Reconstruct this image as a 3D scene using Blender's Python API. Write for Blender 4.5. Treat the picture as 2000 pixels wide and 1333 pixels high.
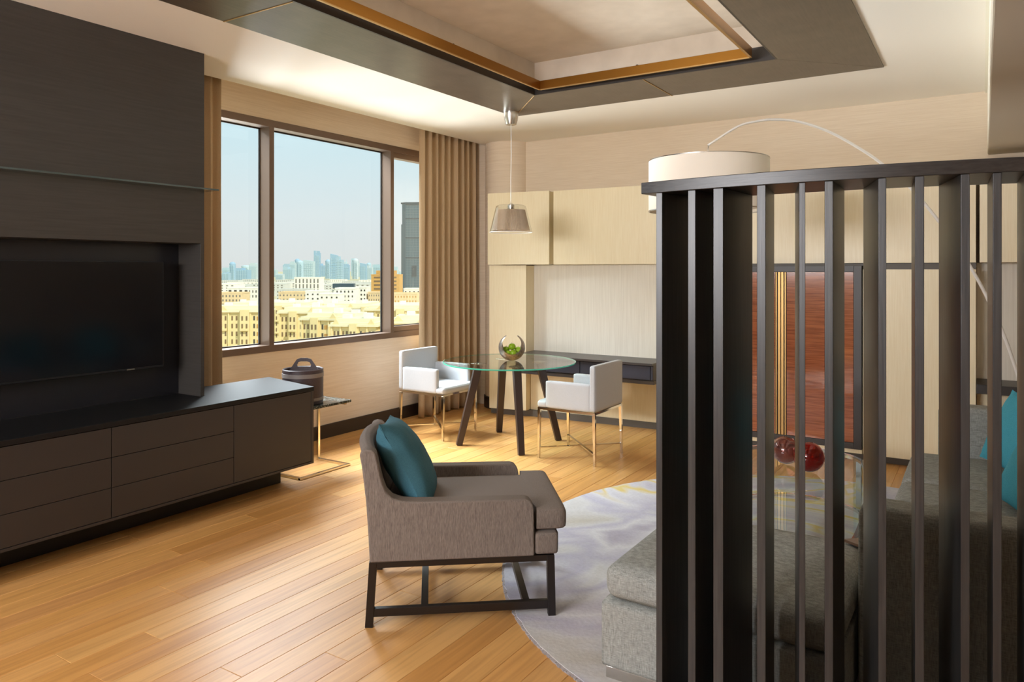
import bpy, math, random
from mathutils import Matrix, Vector, noise
random.seed(7)
sc = bpy.context.scene
for o in list(bpy.data.objects): bpy.data.objects.remove(o)
COL = sc.collection
PI = math.pi

# ------------------------------------------------------------------ camera
cam_d = bpy.data.cameras.new('camera'); cam = bpy.data.objects.new('camera', cam_d); COL.objects.link(cam)
cam.location = (0, 0, 1.55); cam.rotation_euler = (PI/2, 0, math.atan2(920, 1435.5))
cam_d.sensor_width = 36; cam_d.lens = 1435.5/2000*36; cam_d.shift_y = -0.0693
cam_d.clip_start = 0.05; cam_d.clip_end = 20000
sc.camera = cam
sc.view_settings.view_transform = 'Standard'; sc.view_settings.look = 'None'
sc.view_settings.exposure = 0.3; sc.view_settings.gamma = 1.0
sc.view_settings.use_curve_mapping = False

# ------------------------------------------------------------------ world, sun, area lights
w = bpy.data.worlds.new('sky'); sc.world = w; w.use_nodes = True
nt = w.node_tree; nt.nodes.clear()
tc = nt.nodes.new('ShaderNodeTexCoord'); sp = nt.nodes.new('ShaderNodeSeparateXYZ')
rp = nt.nodes.new('ShaderNodeValToRGB'); bg = nt.nodes.new('ShaderNodeBackground'); wo = nt.nodes.new('ShaderNodeOutputWorld')
nt.links.new(tc.outputs['Generated'], sp.inputs[0]); nt.links.new(sp.outputs['Z'], rp.inputs[0])
nt.links.new(rp.outputs[0], bg.inputs[0]); nt.links.new(bg.outputs[0], wo.inputs[0])
cr = rp.color_ramp; cr.elements[0].position = 0.0; cr.elements[0].color = (0.66, 0.68, 0.68, 1)
cr.elements[1].position = 0.45; cr.elements[1].color = (0.40, 0.66, 0.79, 1)
e = cr.elements.new(0.07); e.color = (0.66, 0.72, 0.74, 1)
e = cr.elements.new(0.20); e.color = (0.55, 0.74, 0.81, 1)
bg.inputs['Strength'].default_value = 0.96

def light(name, kind, loc, rot, energy, color, **kw):
    d = bpy.data.lights.new(name, kind); d.energy = energy; d.color = color
    for k, v in kw.items(): setattr(d, k, v)
    o = bpy.data.objects.new(name, d); COL.objects.link(o); o.location = loc; o.rotation_euler = rot
    return o
def aim(o, target):
    o.rotation_euler = (Vector(target) - o.location).to_track_quat('-Z', 'Y').to_euler()
s = light('sun', 'SUN', (0, 0, 50), (0, 0, 0), 3.2, (1.0, 0.94, 0.84), angle=0.02)
s.rotation_euler = Vector((-0.62, 0.10, -0.62)).to_track_quat('-Z', 'Y').to_euler()
# added area lamp outside, out of view, boosting skylight through the window
l = light('added_sky_fill', 'AREA', (-9.2, 4.6, 6.6), (0, 0, 0), 4000, (0.90, 0.95, 1.0), shape='RECTANGLE', size=8.0, size_y=3.4)
aim(l, (-3.6, 4.7, 1.2))
# added area lamp below the sill, standing in for light off sunlit streets
l = light('added_street_fill', 'AREA', (-30, 6.5, -6.8), (0, 0, 0), 19500, (0.95, 0.98, 1.0), shape='RECTANGLE', size=24.0, size_y=6.0)
aim(l, (-4.2, 4.7, 2.0))
# added fill lamps: one behind the viewpoint, a weak one inside the ceiling recess
l = light('added_fill_rear', 'AREA', (-2.7, -2.5, 2.05), (0, 0, 0), 215, (0.97, 0.97, 1.0), shape='RECTANGLE', size=2.6, size_y=0.8)
aim(l, (-1.6, 6.9, 2.5))
l = light('added_fill_recess', 'AREA', (-2.1, 2.65, 3.21), (0, 0, 0), 6, (1.0, 0.92, 0.82), shape='RECTANGLE', size=1.0, size_y=3.0)

# ------------------------------------------------------------------ materials
MATS = {}
def newmat(name):
    m = bpy.data.materials.new(name); m.use_nodes = True; n = m.node_tree; n.nodes.clear()
    out = n.nodes.new('ShaderNodeOutputMaterial'); b = n.nodes.new('ShaderNodeBsdfPrincipled')
    n.links.new(b.outputs[0], out.inputs[0]); MATS[name] = m
    return m, n, b, out
def lin(c):
    return tuple(((x/255)/12.92 if x/255 <= 0.04045 else ((x/255+0.055)/1.055)**2.4) for x in c) + (1,)
def N(n, t, **kw):
    x = n.nodes.new('ShaderNode'+t)
    for k, v in kw.items(): setattr(x, k, v)
    return x
def mapped(n, scale, coord='Object', rnd=False):
    t = N(n, 'TexCoord'); m = N(n, 'Mapping'); m.inputs['Scale'].default_value = scale
    n.links.new(t.outputs[coord], m.inputs[0])
    if rnd:
        oi = N(n, 'ObjectInfo'); mu = N(n, 'Math', operation='MULTIPLY'); mu.inputs[1].default_value = 37.0
        n.links.new(oi.outputs['Random'], mu.inputs[0]); n.links.new(mu.outputs[0], m.inputs['Location'])
    return m.outputs[0]
def simple(name, c, rough=0.5, metal=0.0, spec=0.5, coat=0.0, srgb=True):
    m, n, b, o = newmat(name)
    b.inputs['Base Color'].default_value = lin(c) if srgb else c
    b.inputs['Roughness'].default_value = rough; b.inputs['Metallic'].default_value = metal
    b.inputs['Specular IOR Level'].default_value = spec; b.inputs['Coat Weight'].default_value = coat
    return m
def grain(name, c1, c2, scale, rough=0.5, bump=0.05, spec=0.5, detail=4, rnd=False, metal=0.0, dist=0.01, scale2=None, coat=0.0):
    m, n, b, o = newmat(name)
    v = mapped(n, scale, rnd=rnd); t = N(n, 'TexNoise'); t.inputs['Scale'].default_value = 1; t.inputs['Detail'].default_value = detail
    n.links.new(v, t.inputs[0]); fac = t.outputs[0]
    if scale2:
        v2 = mapped(n, scale2, rnd=rnd); t2 = N(n, 'TexNoise'); t2.inputs['Scale'].default_value = 1; t2.inputs['Detail'].default_value = detail
        n.links.new(v2, t2.inputs[0]); mx = N(n, 'Math', operation='ADD'); h = N(n, 'Math', operation='MULTIPLY'); h.inputs[1].default_value = .5
        n.links.new(t.outputs[0], mx.inputs[0]); n.links.new(t2.outputs[0], mx.inputs[1]); n.links.new(mx.outputs[0], h.inputs[0]); fac = h.outputs[0]
    r = N(n, 'ValToRGB'); r.color_ramp.elements[0].position = .32; r.color_ramp.elements[1].position = .68
    r.color_ramp.elements[0].color = lin(c1); r.color_ramp.elements[1].color = lin(c2)
    n.links.new(fac, r.inputs[0]); n.links.new(r.outputs[0], b.inputs['Base Color'])
    b.inputs['Roughness'].default_value = rough; b.inputs['Specular IOR Level'].default_value = spec; b.inputs['Metallic'].default_value = metal
    b.inputs['Coat Weight'].default_value = coat
    if bump:
        bp = N(n, 'Bump'); bp.inputs['Strength'].default_value = bump; bp.inputs['Distance'].default_value = dist
        n.links.new(fac, bp.inputs['Height']); n.links.new(bp.outputs[0], b.inputs['Normal'])
    return m
def thin_glass(name, tint, rough=0.0, refl=1.0):
    m = bpy.data.materials.new(name); m.use_nodes = True; n = m.node_tree; n.nodes.clear(); MATS[name] = m
    o = N(n, 'OutputMaterial'); mx = N(n, 'MixShader'); tr = N(n, 'BsdfTransparent'); g = N(n, 'BsdfGlossy'); f = N(n, 'Fresnel'); mu = N(n, 'Math', operation='MULTIPLY')
    f.inputs[0].default_value = 1.5; mu.inputs[1].default_value = refl; g.inputs['Roughness'].default_value = rough
    tr.inputs[0].default_value = tint
    ge = N(n, 'NewGeometry'); iv = N(n, 'Math', operation='SUBTRACT'); iv.inputs[0].default_value = 1.0; n.links.new(ge.outputs['Backfacing'], iv.inputs[1])
    m2 = N(n, 'Math', operation='MULTIPLY'); n.links.new(mu.outputs[0], m2.inputs[0]); n.links.new(iv.outputs[0], m2.inputs[1])
    n.links.new(f.outputs[0], mu.inputs[0]); n.links.new(m2.outputs[0], mx.inputs[0]); n.links.new(tr.outputs[0], mx.inputs[1]); n.links.new(g.outputs[0], mx.inputs[2]); n.links.new(mx.outputs[0], o.inputs[0])
    return m

wallpaper = grain('beige_wallcovering', (220, 202, 178), (230, 214, 192), (3, 3, 120), .75, .08, .3)
paint = simple('ceiling_paint', (240, 234, 224), .6, spec=.4)
niche_paint = grain('recess_ceiling_fabric', (202, 190, 174), (212, 200, 184), (6, 6, 6), .8, .05, .2)
white_paint = simple('white_paint', (235, 230, 215), .6)
soffit_shade = simple('soffit_shade_taupe', (205, 194, 178), .7)  # darker than the soffit sides: shade of the underside put into the colour
panel_dark = grain('charcoal_wood_panel', (54, 51, 48), (61, 58, 55), (4, 4, 90), .42, .06, .45)
panel_coffer = grain('dark_bronze_wood', (74, 64, 54), (94, 83, 71), (6, 6, 6), .34, .03, .5, scale2=(90, 5, 90))
niche_dark = simple('dark_lacquer_back', (30, 30, 34), .25)
side_dark = simple('espresso_lacquer', (48, 43, 41), .45)
top_black = simple('black_stained_top', (13, 13, 16), .5, spec=.3)
plinth_black = simple('black_plinth', (10, 10, 11), .5)
base_dark = simple('dark_baseboard', (52, 42, 36), .4)
base_grey = simple('grey_plinth', (92, 86, 78), .5)
tv_black = simple('tv_screen', (9, 12, 18), .12)
tv_edge = simple('tv_bezel', (22, 23, 26), .3)
frame_brown = simple('bronze_aluminium', (112, 92, 78), .42, .35)
gasket = simple('black_rubber', (28, 26, 25), .6)
cream = grain('cream_lacquered_wood', (234, 219, 182), (240, 227, 194), (130, 130, 5), .36, .02, .5)
recess_pan = grain('pale_grained_panel', (220, 213, 198), (230, 224, 210), (110, 110, 3), .45, .02, .4)
desk_dark = simple('charcoal_desk_lacquer', (62, 56, 54), .35)
navy = simple('navy_drawer_leather', (44, 46, 60), .45)
brass = simple('brushed_brass', (150, 104, 42), .34, .9)
brass_pale = simple('pale_brass', (186, 150, 96), .42, .9)
redwood = grain('glossy_red_veneer', (128, 68, 42), (172, 102, 64), (5, 5, 130), .1, .0, .6, coat=.6)
black_frame = simple('dark_bronze_frame', (48, 42, 38), .4)
curtain_m = grain('beige_curtain', (188, 162, 128), (198, 173, 140), (300, 300, 300), .9, .05, .1, dist=.001)
chrome = simple('polished_chrome', (225, 220, 212), .08, 1.0)
steel_satin = simple('satin_steel', (200, 196, 190), .25, 1.0)
white_metal = simple('white_enamel', (245, 243, 238), .3)
shade_m = simple('white_lamp_fabric', (240, 232, 218), .8)
leather = grain('pale_grey_leather', (184, 188, 193), (194, 198, 203), (300, 300, 300), .42, .04, .5, dist=.001)
dark_leg = simple('wenge_leg', (52, 38, 33), .4)
arm_wood = simple('dark_walnut_frame', (24, 18, 17), .38)
fab_taupe = grain('taupe_linen', (96, 86, 80), (136, 126, 118), (420, 420, 26), .85, .25, .15, dist=.002, scale2=(520, 520, 60))
fab_grey = grain('grey_tweed', (112, 114, 110), (172, 174, 169), (330, 330, 40), .9, .3, .12, dist=.002, scale2=(40, 60, 330))
teal = grain('teal_cotton', (58, 98, 112), (68, 112, 126), (300, 300, 300), .8, .12, .15, dist=.002)
teal_light = grain('turquoise_cotton', (70, 160, 185), (88, 178, 200), (300, 300, 300), .8, .12, .15, dist=.002)
bag_leather = grain('dark_plum_leather', (58, 47, 50), (70, 58, 60), (200, 200, 200), .45, .05, .4, dist=.001)
band_grey = simple('grey_band', (120, 112, 108), .5)
pewter = grain('hammered_pewter', (120, 106, 96), (160, 146, 134), (60, 60, 60), .3, .1, .5, metal=.85, dist=.002)
lime = grain('green_apple_skin', (132, 172, 22), (160, 198, 44), (18, 18, 18), .3, .0, .5)
stem_m = simple('apple_stem', (70, 56, 30), .7)
screen_wood = grain('dark_ash_wood', (28, 28, 28), (48, 47, 46), (150, 150, 5), .36, .12, .5, rnd=True, dist=.002)
screen_rail = grain('dark_ash_rail', (30, 29, 28), (50, 48, 47), (6, 170, 170), .36, .12, .5, dist=.002)
glass_clear = thin_glass('window_glass', (.97, .985, .98, 1), 0, .8)
glass_top = thin_glass('table_glass', (.90, .96, .93, 1), 0, 1.3)
glass_edge = simple('green_glass_edge', (70, 175, 150), .08, spec=.8)
glass_shelf_edge = simple('dark_glass_edge', (46, 62, 62), .1, spec=.8)
glass_pend = thin_glass('pendant_glass', (.93, .93, .92, 1), .02, 1.6)
shade_pleat = grain('pleated_taupe_shade', (196, 178, 156), (206, 188, 166), (20, 20, 20), .7, 0, .3)
brown_flat = simple('plain_brown', (104, 80, 62), .4)

m, n, b, o = newmat('red_glass'); b.inputs['Base Color'].default_value = (.42, .012, .004, 1); b.inputs['Transmission Weight'].default_value = .9; b.inputs['Roughness'].default_value = .03; b.inputs['IOR'].default_value = 1.45; red_glass = m
m, n, b, o = newmat('smoky_rose_glass'); b.inputs['Base Color'].default_value = (.55, .30, .27, 1); b.inputs['Transmission Weight'].default_value = .95; b.inputs['Roughness'].default_value = .03; rose_glass = m

# oak planks: every plank its own tone
def oak(name):
    m, n, b, o = newmat(name)
    oi = N(n, 'ObjectInfo'); r = N(n, 'ValToRGB'); cr = r.color_ramp
    cr.elements[0].position = 0; cr.elements[0].color = lin((190, 138, 78)); cr.elements[1].position = 1; cr.elements[1].color = lin((226, 190, 122))
    for p, c in ((.2, (204, 152, 88)), (.45, (210, 160, 98)), (.6, (198, 146, 90)), (.8, (214, 168, 106)), (.93, (206, 154, 90))):
        e = cr.elements.new(p); e.color = lin(c)
    n.links.new(oi.outputs['Random'], r.inputs[0])
    v = mapped(n, (38, 1.6, 38), rnd=True); t = N(n, 'TexNoise'); t.inputs['Scale'].default_value = 1; t.inputs['Detail'].default_value = 6; t.inputs['Distortion'].default_value = .6
    n.links.new(v, t.inputs[0])
    r2 = N(n, 'ValToRGB'); r2.color_ramp.elements[0].position = .3; r2.color_ramp.elements[0].color = (.80, .76, .70, 1); r2.color_ramp.elements[1].position = .62; r2.color_ramp.elements[1].color = (1.04, 1.03, 1.0, 1)
    n.links.new(t.outputs[0], r2.inputs[0])
    mx = N(n, 'Mix', data_type='RGBA', blend_type='MULTIPLY'); mx.inputs[0].default_value = 1
    n.links.new(r.outputs[0], mx.inputs[6]); n.links.new(r2.outputs[0], mx.inputs[7]); n.links.new(mx.outputs[2], b.inputs['Base Color'])
    b.inputs['Roughness'].default_value = .36; b.inputs['Specular IOR Level'].default_value = .42
    bp = N(n, 'Bump'); bp.inputs['Strength'].default_value = .05; bp.inputs['Distance'].default_value = .003
    n.links.new(t.outputs[0], bp.inputs['Height']); n.links.new(bp.outputs[0], b.inputs['Normal'])
    return m
oak_m = oak('honey_oak')
sub_m = simple('dark_subfloor', (70, 46, 26), .8)

# black marble with pale veins
m, n, b, o = newmat('dark_marble')
v = mapped(n, (5, 5, 5)); t = N(n, 'TexNoise'); t.inputs['Scale'].default_value = 2.2; t.inputs['Detail'].default_value = 8; t.inputs['Distortion'].default_value = 2.5
n.links.new(v, t.inputs[0]); r = N(n, 'ValToRGB'); r.color_ramp.elements[0].position = .46; r.color_ramp.elements[0].color = lin((44, 50, 50)); r.color_ramp.elements[1].position = .53; r.color_ramp.elements[1].color = lin((46, 54, 54))
e = r.color_ramp.elements.new(.5); e.color = lin((150, 158, 154))
n.links.new(t.outputs[0], r.inputs[0]); n.links.new(r.outputs[0], b.inputs['Base Color']); b.inputs['Roughness'].default_value = .12; marble = m

# rug: soft washes of grey, lavender and off white with yellow streaks
m, n, b, o = newmat('abstract_rug')
tcn = N(n, 'TexCoord'); mp = N(n, 'Mapping'); mp.inputs['Scale'].default_value = (.8, .8, 1); mp.inputs['Location'].default_value = (.7, .2, 0)
n.links.new(tcn.outputs['Object'], mp.inputs[0])
t = N(n, 'TexNoise'); t.inputs['Scale'].default_value = 1.0; t.inputs['Detail'].default_value = 3; t.inputs['Distortion'].default_value = 1.6; t.inputs['Roughness'].default_value = .45
n.links.new(mp.outputs[0], t.inputs[0]); r = N(n, 'ValToRGB'); cr = r.color_ramp
cr.elements[0].position = .28; cr.elements[0].color = lin((176, 168, 172)); cr.elements[1].position = .80; cr.elements[1].color = lin((176, 166, 150))
for p, c in ((.36, (184, 180, 194)), (.43, (216, 216, 220)), (.50, (190, 188, 204)), (.56, (208, 208, 210)), (.66, (196, 192, 184))):
    e = cr.elements.new(p); e.color = lin(c)
n.links.new(t.outputs[0], r.inputs[0])
t2 = N(n, 'TexNoise'); t2.inputs['Scale'].default_value = 60; t2.inputs['Detail'].default_value = 3; n.links.new(tcn.outputs['Object'], t2.inputs[0])
mx = N(n, 'Mix', data_type='RGBA', blend_type='MULTIPLY'); mx.inputs[0].default_value = .22; n.links.new(r.outputs[0], mx.inputs[6]); n.links.new(t2.outputs[0], mx.inputs[7])
n.links.new(mx.outputs[2], b.inputs['Base Color']); b.inputs['Roughness'].default_value = .95; b.inputs['Specular IOR Level'].default_value = .1
sy_ = N(n, 'SeparateXYZ'); n.links.new(tcn.outputs['Object'], sy_.inputs[0])
mr = N(n, 'MapRange'); mr.inputs['From Min'].default_value = .35; mr.inputs['From Max'].default_value = .6; n.links.new(sy_.outputs['Y'], mr.inputs['Value'])
ry_ = N(n, 'ValToRGB'); c2 = ry_.color_ramp; c2.elements[0].position = .400; c2.elements[0].color = (0, 0, 0, 1); c2.elements[1].position = .440; c2.elements[1].color = (0, 0, 0, 1)
e = c2.elements.new(.42); e.color = (1, 1, 1, 1)
n.links.new(t.outputs[0], ry_.inputs[0]); mm = N(n, 'Math', operation='MULTIPLY'); n.links.new(ry_.outputs[0], mm.inputs[0]); n.links.new(mr.outputs[0], mm.inputs[1])
my = N(n, 'Mix', data_type='RGBA'); my.inputs[7].default_value = lin((206, 186, 112)); n.links.new(mm.outputs[0], my.inputs[0]); n.links.new(mx.outputs[2], my.inputs[6]); n.links.new(my.outputs[2], b.inputs['Base Color'])
bp = N(n, 'Bump'); bp.inputs['Strength'].default_value = .4; bp.inputs['Distance'].default_value = .004; n.links.new(t2.outputs[0], bp.inputs['Height']); n.links.new(bp.outputs[0], b.inputs['Normal'])
rug_m = m
rug_rim = simple('rug_grey_rim', (158, 152, 152), .95)

# city materials
def facade(name, c): return grain(name, tuple(int(x*.96) for x in c), c, (.3, .3, .3), .9, 0, .1)
f_cream = facade('sandstone_cream', (240, 218, 164)); f_white = facade('white_render', (246, 240, 226)); f_peach = facade('peach_render', (236, 208, 164))
f_orange = facade('ochre_render', (214, 166, 100)); f_roof = facade('cream_roof', (242, 230, 194)); f_ground = facade('sandy_ground', (214, 196, 158))
f_far = facade('hazed_render', (216, 214, 206))  # pale grey with the haze of distance mixed into the colour
w_dark = simple('dark_window', (74, 68, 60), .4); w_mid = simple('mid_brown_window', (128, 104, 74), .6); w_brown = simple('brown_shutter', (196, 148, 78), .7); w_grey = simple('grey_window', (128, 122, 112), .5)  # mid-brown tone for windows of the cream blocks and the hotel
tow = [simple('haze_tinted_tower_%d' % i, c, .6) for i, c in enumerate(((164, 188, 202), (176, 198, 206), (154, 182, 200), (188, 204, 206), (196, 206, 208)))]  # distance haze is put into these pale blue base colours
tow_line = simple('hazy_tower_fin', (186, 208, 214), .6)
g_tower = simple('slate_curtain_wall', (78, 108, 124), .35); g_line = simple('slate_mullion', (112, 134, 142), .5); g_dark = simple('deep_slate', (62, 80, 90), .4)

# ------------------------------------------------------------------ mesh helpers
WM = {}
class MB:
    def __init__(s): s.v = []; s.f = []
    def add(s, vs, fs):
        o = len(s.v); s.v += [tuple(p) for p in vs]; s.f += [tuple(i+o for i in f) for f in fs]; return s
    def box(s, x0, x1, y0, y1, z0, z1):
        if x0 > x1: x0, x1 = x1, x0
        if y0 > y1: y0, y1 = y1, y0
        return s.add([(x0,y0,z0),(x1,y0,z0),(x1,y1,z0),(x0,y1,z0),(x0,y0,z1),(x1,y0,z1),(x1,y1,z1),(x0,y1,z1)],
                     [(3,2,1,0),(4,5,6,7),(0,1,5,4),(1,2,6,5),(2,3,7,6),(3,0,4,7)])
    def prism(s, poly, z0, z1):
        a = sum(poly[i][0]*poly[(i+1) % len(poly)][1]-poly[(i+1) % len(poly)][0]*poly[i][1] for i in range(len(poly)))
        if a < 0: poly = poly[::-1]
        k = len(poly)
        return s.add([(x, y, z0) for x, y in poly]+[(x, y, z1) for x, y in poly],
                     [tuple(range(k))[::-1], tuple(range(k, 2*k))]+[(i, (i+1) % k, k+(i+1) % k, k+i) for i in range(k)])
    def bar(s, p, q, w, h, up=(0, 0, 1), w2=None, h2=None):
        p = Vector(p); q = Vector(q); d = (q-p).normalized(); u = Vector(up)
        sx = d.cross(u)
        if sx.length < 1e-4: sx = d.cross(Vector((1, 0, 0)))
        sx.normalize(); uy = sx.cross(d).normalized(); w2 = w2 or w; h2 = h2 or h
        vs = []
        for c, a, b_ in ((p, w/2, h/2), (q, w2/2, h2/2)):
            for i, j in ((-1, -1), (1, -1), (1, 1), (-1, 1)): vs.append(c+sx*i*a+uy*j*b_)
        return s.add(vs, [(3,2,1,0),(4,5,6,7),(0,1,5,4),(1,2,6,5),(2,3,7,6),(3,0,4,7)])
    def lathe(s, prof, k=32, c=(0, 0, 0), a0=0, caps=True):
        vs = []; fs = []
        for r, z in prof:
            for i in range(k):
                a = 2*PI*i/k+a0; vs.append((c[0]+r*math.cos(a), c[1]+r*math.sin(a), c[2]+z))
        for j in range(len(prof)-1):
            for i in range(k): fs.append((j*k+i, j*k+(i+1) % k, (j+1)*k+(i+1) % k, (j+1)*k+i))
        if caps:
            if prof[0][0] > 1e-5: fs.append(tuple(range(k))[::-1])
            if prof[-1][0] > 1e-5: fs.append(tuple((len(prof)-1)*k+i for i in range(k)))
        return s.add(vs, fs)
    def tube(s, pts, rad, k=10):
        pts = [Vector(p) for p in pts]; n_ = len(pts)
        if not isinstance(rad, (list, tuple)): rad = [rad]*n_
        vs = []; fs = []; ref = None
        for i, p in enumerate(pts):
            d = (pts[min(i+1, n_-1)]-pts[max(i-1, 0)]).normalized()
            if ref is None:
                ref = d.cross(Vector((0, 0, 1)));
                if ref.length < 1e-3: ref = d.cross(Vector((1, 0, 0)))
            ref = (ref-d*ref.dot(d)).normalized(); b2 = d.cross(ref)
            for j in range(k):
                a = 2*PI*j/k; vs.append(p+(ref*math.cos(a)+b2*math.sin(a))*rad[i])
        for i in range(n_-1):
            for j in range(k): fs.append((i*k+j, i*k+(j+1) % k, (i+1)*k+(j+1) % k, (i+1)*k+j))
        fs.append(tuple(range(k))[::-1]); fs.append(tuple((n_-1)*k+j for j in range(k)))
        return s.add(vs, fs)
    def grid(s, fn, nu, nv, wrap=False):
        vs = [fn(i/nu, j/nv) for j in range(nv+1) for i in range(nu+(0 if wrap else 1))]
        k = nu if wrap else nu+1; fs = []
        for j in range(nv):
            for i in range(nu):
                a = j*k+i; b_ = j*k+(i+1) % k
                fs.append((a, b_, b_+k, a+k))
        return s.add(vs, fs)
    def soft(s, x0, x1, y0, y1, z0, z1, r=.04, puff=.015, n_=12, sag=0):
        cx, cy, cz = (x0+x1)/2, (y0+y1)/2, (z0+z1)/2; hx, hy, hz = (x1-x0)/2, (y1-y0)/2, (z1-z0)/2
        r = min(r, hx, hy, hz*.999); idx = {}; vs = []; fs = []
        def m_(t, h):   # concentrate samples at the edge
            return math.copysign(abs(t)**.6, t)
        def vert(p):
            key = tuple(round(c, 5) for c in p)
            if key in idx: return idx[key]
            q = (m_(p[0], hx)*hx, m_(p[1], hy)*hy, m_(p[2], hz)*hz)
            inner = (max(-hx+r, min(hx-r, q[0])), max(-hy+r, min(hy-r, q[1])), max(-hz+r, min(hz-r, q[2])))
            d = Vector((q[0]-inner[0], q[1]-inner[1], q[2]-inner[2]))
            if d.length > 1e-9: d = d.normalized()*r
            o_ = [inner[0]+d[0], inner[1]+d[1], inner[2]+d[2]]
            fx = 1-(q[0]/hx)**2; fy = 1-(q[1]/hy)**2; fz = 1-(q[2]/hz)**2
            if abs(p[2]) > .999: o_[2] += math.copysign(puff*(max(fx, 0)*max(fy, 0))**.5, p[2])
            if abs(p[0]) > .999: o_[0] += math.copysign(puff*.4*(max(fy, 0)*max(fz, 0))**.5, p[0])
            if abs(p[1]) > .999: o_[1] += math.copysign(puff*.4*(max(fx, 0)*max(fz, 0))**.5, p[1])
            vs.append((cx+o_[0], cy+o_[1], cz+o_[2])); idx[key] = len(vs)-1; return idx[key]
        T = [-1+2*i/n_ for i in range(n_+1)]
        for ax in range(3):
            for sg in (-1, 1):
                for i in range(n_):
                    for j in range(n_):
                        c4 = []
                        for a_, b_ in ((i, j), (i+1, j), (i+1, j+1), (i, j+1)):
                            p = [0, 0, 0]; p[ax] = sg; p[(ax+1) % 3] = T[a_]; p[(ax+2) % 3] = T[b_]; c4.append(vert(p))
                        if sg < 0: c4 = c4[::-1]
                        fs.append(tuple(c4))
        return s.add(vs, fs)
    def build(s, name, mat, parent=None, local=False, bevel=0, seg=2, smooth=None, label=None, kind=None):
        me = bpy.data.meshes.new(name); vs = s.v
        if parent is not None and not local and parent.name in WM:
            im = WM[parent.name].inverted(); vs = [im @ Vector(p) for p in vs]
        me.from_pydata([tuple(p) for p in vs], [], s.f); me.materials.append(mat); me.update()
        o = bpy.data.objects.new(name, me); COL.objects.link(o)
        if parent is not None:
            o.parent = parent; WM[o.name] = WM.get(parent.name, Matrix.Identity(4))
        if smooth is not None:
            me.polygons.foreach_set('use_smooth', [True]*len(me.polygons))
            if smooth < 180: me.set_sharp_from_angle(angle=math.radians(smooth))
        if bevel:
            md = o.modifiers.new('bevel', 'BEVEL'); md.width = bevel; md.segments = seg; md.limit_method = 'ANGLE'; md.angle_limit = math.radians(35)
            if smooth is None:
                me.polygons.foreach_set('use_smooth', [True]*len(me.polygons)); md.harden_normals = True
        if label: o['label'] = label
        if kind: o['kind'] = kind
        return o
def thing(name, label, cat, loc=(0, 0, 0), rz=0, group=None):
    o = bpy.data.objects.new(name, None); COL.objects.link(o); o.location = loc; o.rotation_euler = (0, 0, rz); o.empty_display_size = .1
    o['label'] = label; o['category'] = cat
    if group: o['group'] = group
    WM[o.name] = Matrix.Translation(loc) @ Matrix.Rotation(rz, 4, 'Z')
    return o
def tag(o, label, cat, group=None):
    o['label'] = label; o['category'] = cat
    if group: o['group'] = group
    return o
def struct(mb, name, mat, **kw): return mb.build(name, mat, kind='structure', **kw)
def dup(root, loc, rz, label=None):
    r = root.copy(); COL.objects.link(r); r.location = loc; r.rotation_euler = (0, 0, rz)
    if label: r['label'] = label
    WM[r.name] = Matrix.Translation(loc) @ Matrix.Rotation(rz, 4, 'Z')
    for ch in [x for x in bpy.data.objects if x.parent == root]:
        c = ch.copy(); COL.objects.link(c); c.parent = r
        for g in [x for x in bpy.data.objects if x.parent == ch]:
            d = g.copy(); COL.objects.link(d); d.parent = c
    return r

H = 2.98
XW, XR, YN, YB = -5.11, 1.9, 6.99, -3.2      # window wall, right wall, back wall, wall behind the viewpoint

# ------------------------------------------------------------------ floor
fl = MB().box(-5.4, XR+.2, YB-.2, 7.2, -.25, -.014)
floor = struct(fl, 'floor', sub_m)
PW = .13
plank_me = {}
def plank_mesh(L):
    if L in plank_me: return plank_me[L]
    hw = PW/2-.0004; t = -.0135; c = .0016
    me = bpy.data.meshes.new('plank'); e0, e1 = .0004, L-.0004
    vs = [(-hw, e0, t), (hw, e0, t), (hw, e1, t), (-hw, e1, t), (-hw, e0, -c), (hw, e0, -c), (hw, e1, -c), (-hw, e1, -c),
          (-hw+c, e0+c, 0), (hw-c, e0+c, 0), (hw-c, e1-c, 0), (-hw+c, e1-c, 0)]
    fs = [(0,1,5,4),(1,2,6,5),(2,3,7,6),(3,0,4,7),(4,5,9,8),(5,6,10,9),(6,7,11,10),(7,4,8,11),(8,9,10,11)]
    me.from_pydata(vs, [], fs); me.materials.append(oak_m); plank_me[L] = me; return me
x = -5.04; row = 0
while x < XR:
    y = .9-random.choice((0, .3, .6, .9, 1.2)); 
    while y < 7.0:
        L = random.choice((1.2, 1.5, 1.8, 2.1, 2.1, 2.4))
        if y+L > 6.8: L = round(7.1-y, 2)
        o = bpy.data.objects.new('plank', plank_mesh(L)); COL.objects.link(o); o.parent = floor; o.location = (x, y, 0)
        y += L
    x += PW; row += 1
MB().box(-5.1, XR, YB, -.4, -.0135, 0).build('rear_boards', oak_m, floor, kind='stuff')

# ------------------------------------------------------------------ walls
WX0, WX1 = -5.36, XW
Y0, Y1, Z0, Z1 = 3.05, 6.62, .853, 2.83
wl = MB().box(WX0, WX1, YB, Y0, -.2, 3.3).box(WX0, WX1, Y1, 7.25, -.2, 3.3).box(WX0, WX1, Y0, Y1, -.2, Z0).box(WX0, WX1, Y0, Y1, Z1, 3.3)
struct(wl, 'wall_left', wallpaper)
struct(MB().box(-5.36, XR+.25, YN, YN+.25, -.2, 3.4), 'wall_back', wallpaper)
struct(MB().box(XR, XR+.25, YB-.25, YN+.25, -.2, 3.4), 'wall_right', wallpaper)
struct(MB().box(-5.36, XR+.25, YB-.25, YB, -.2, 3.4), 'wall_rear', wallpaper)
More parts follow.
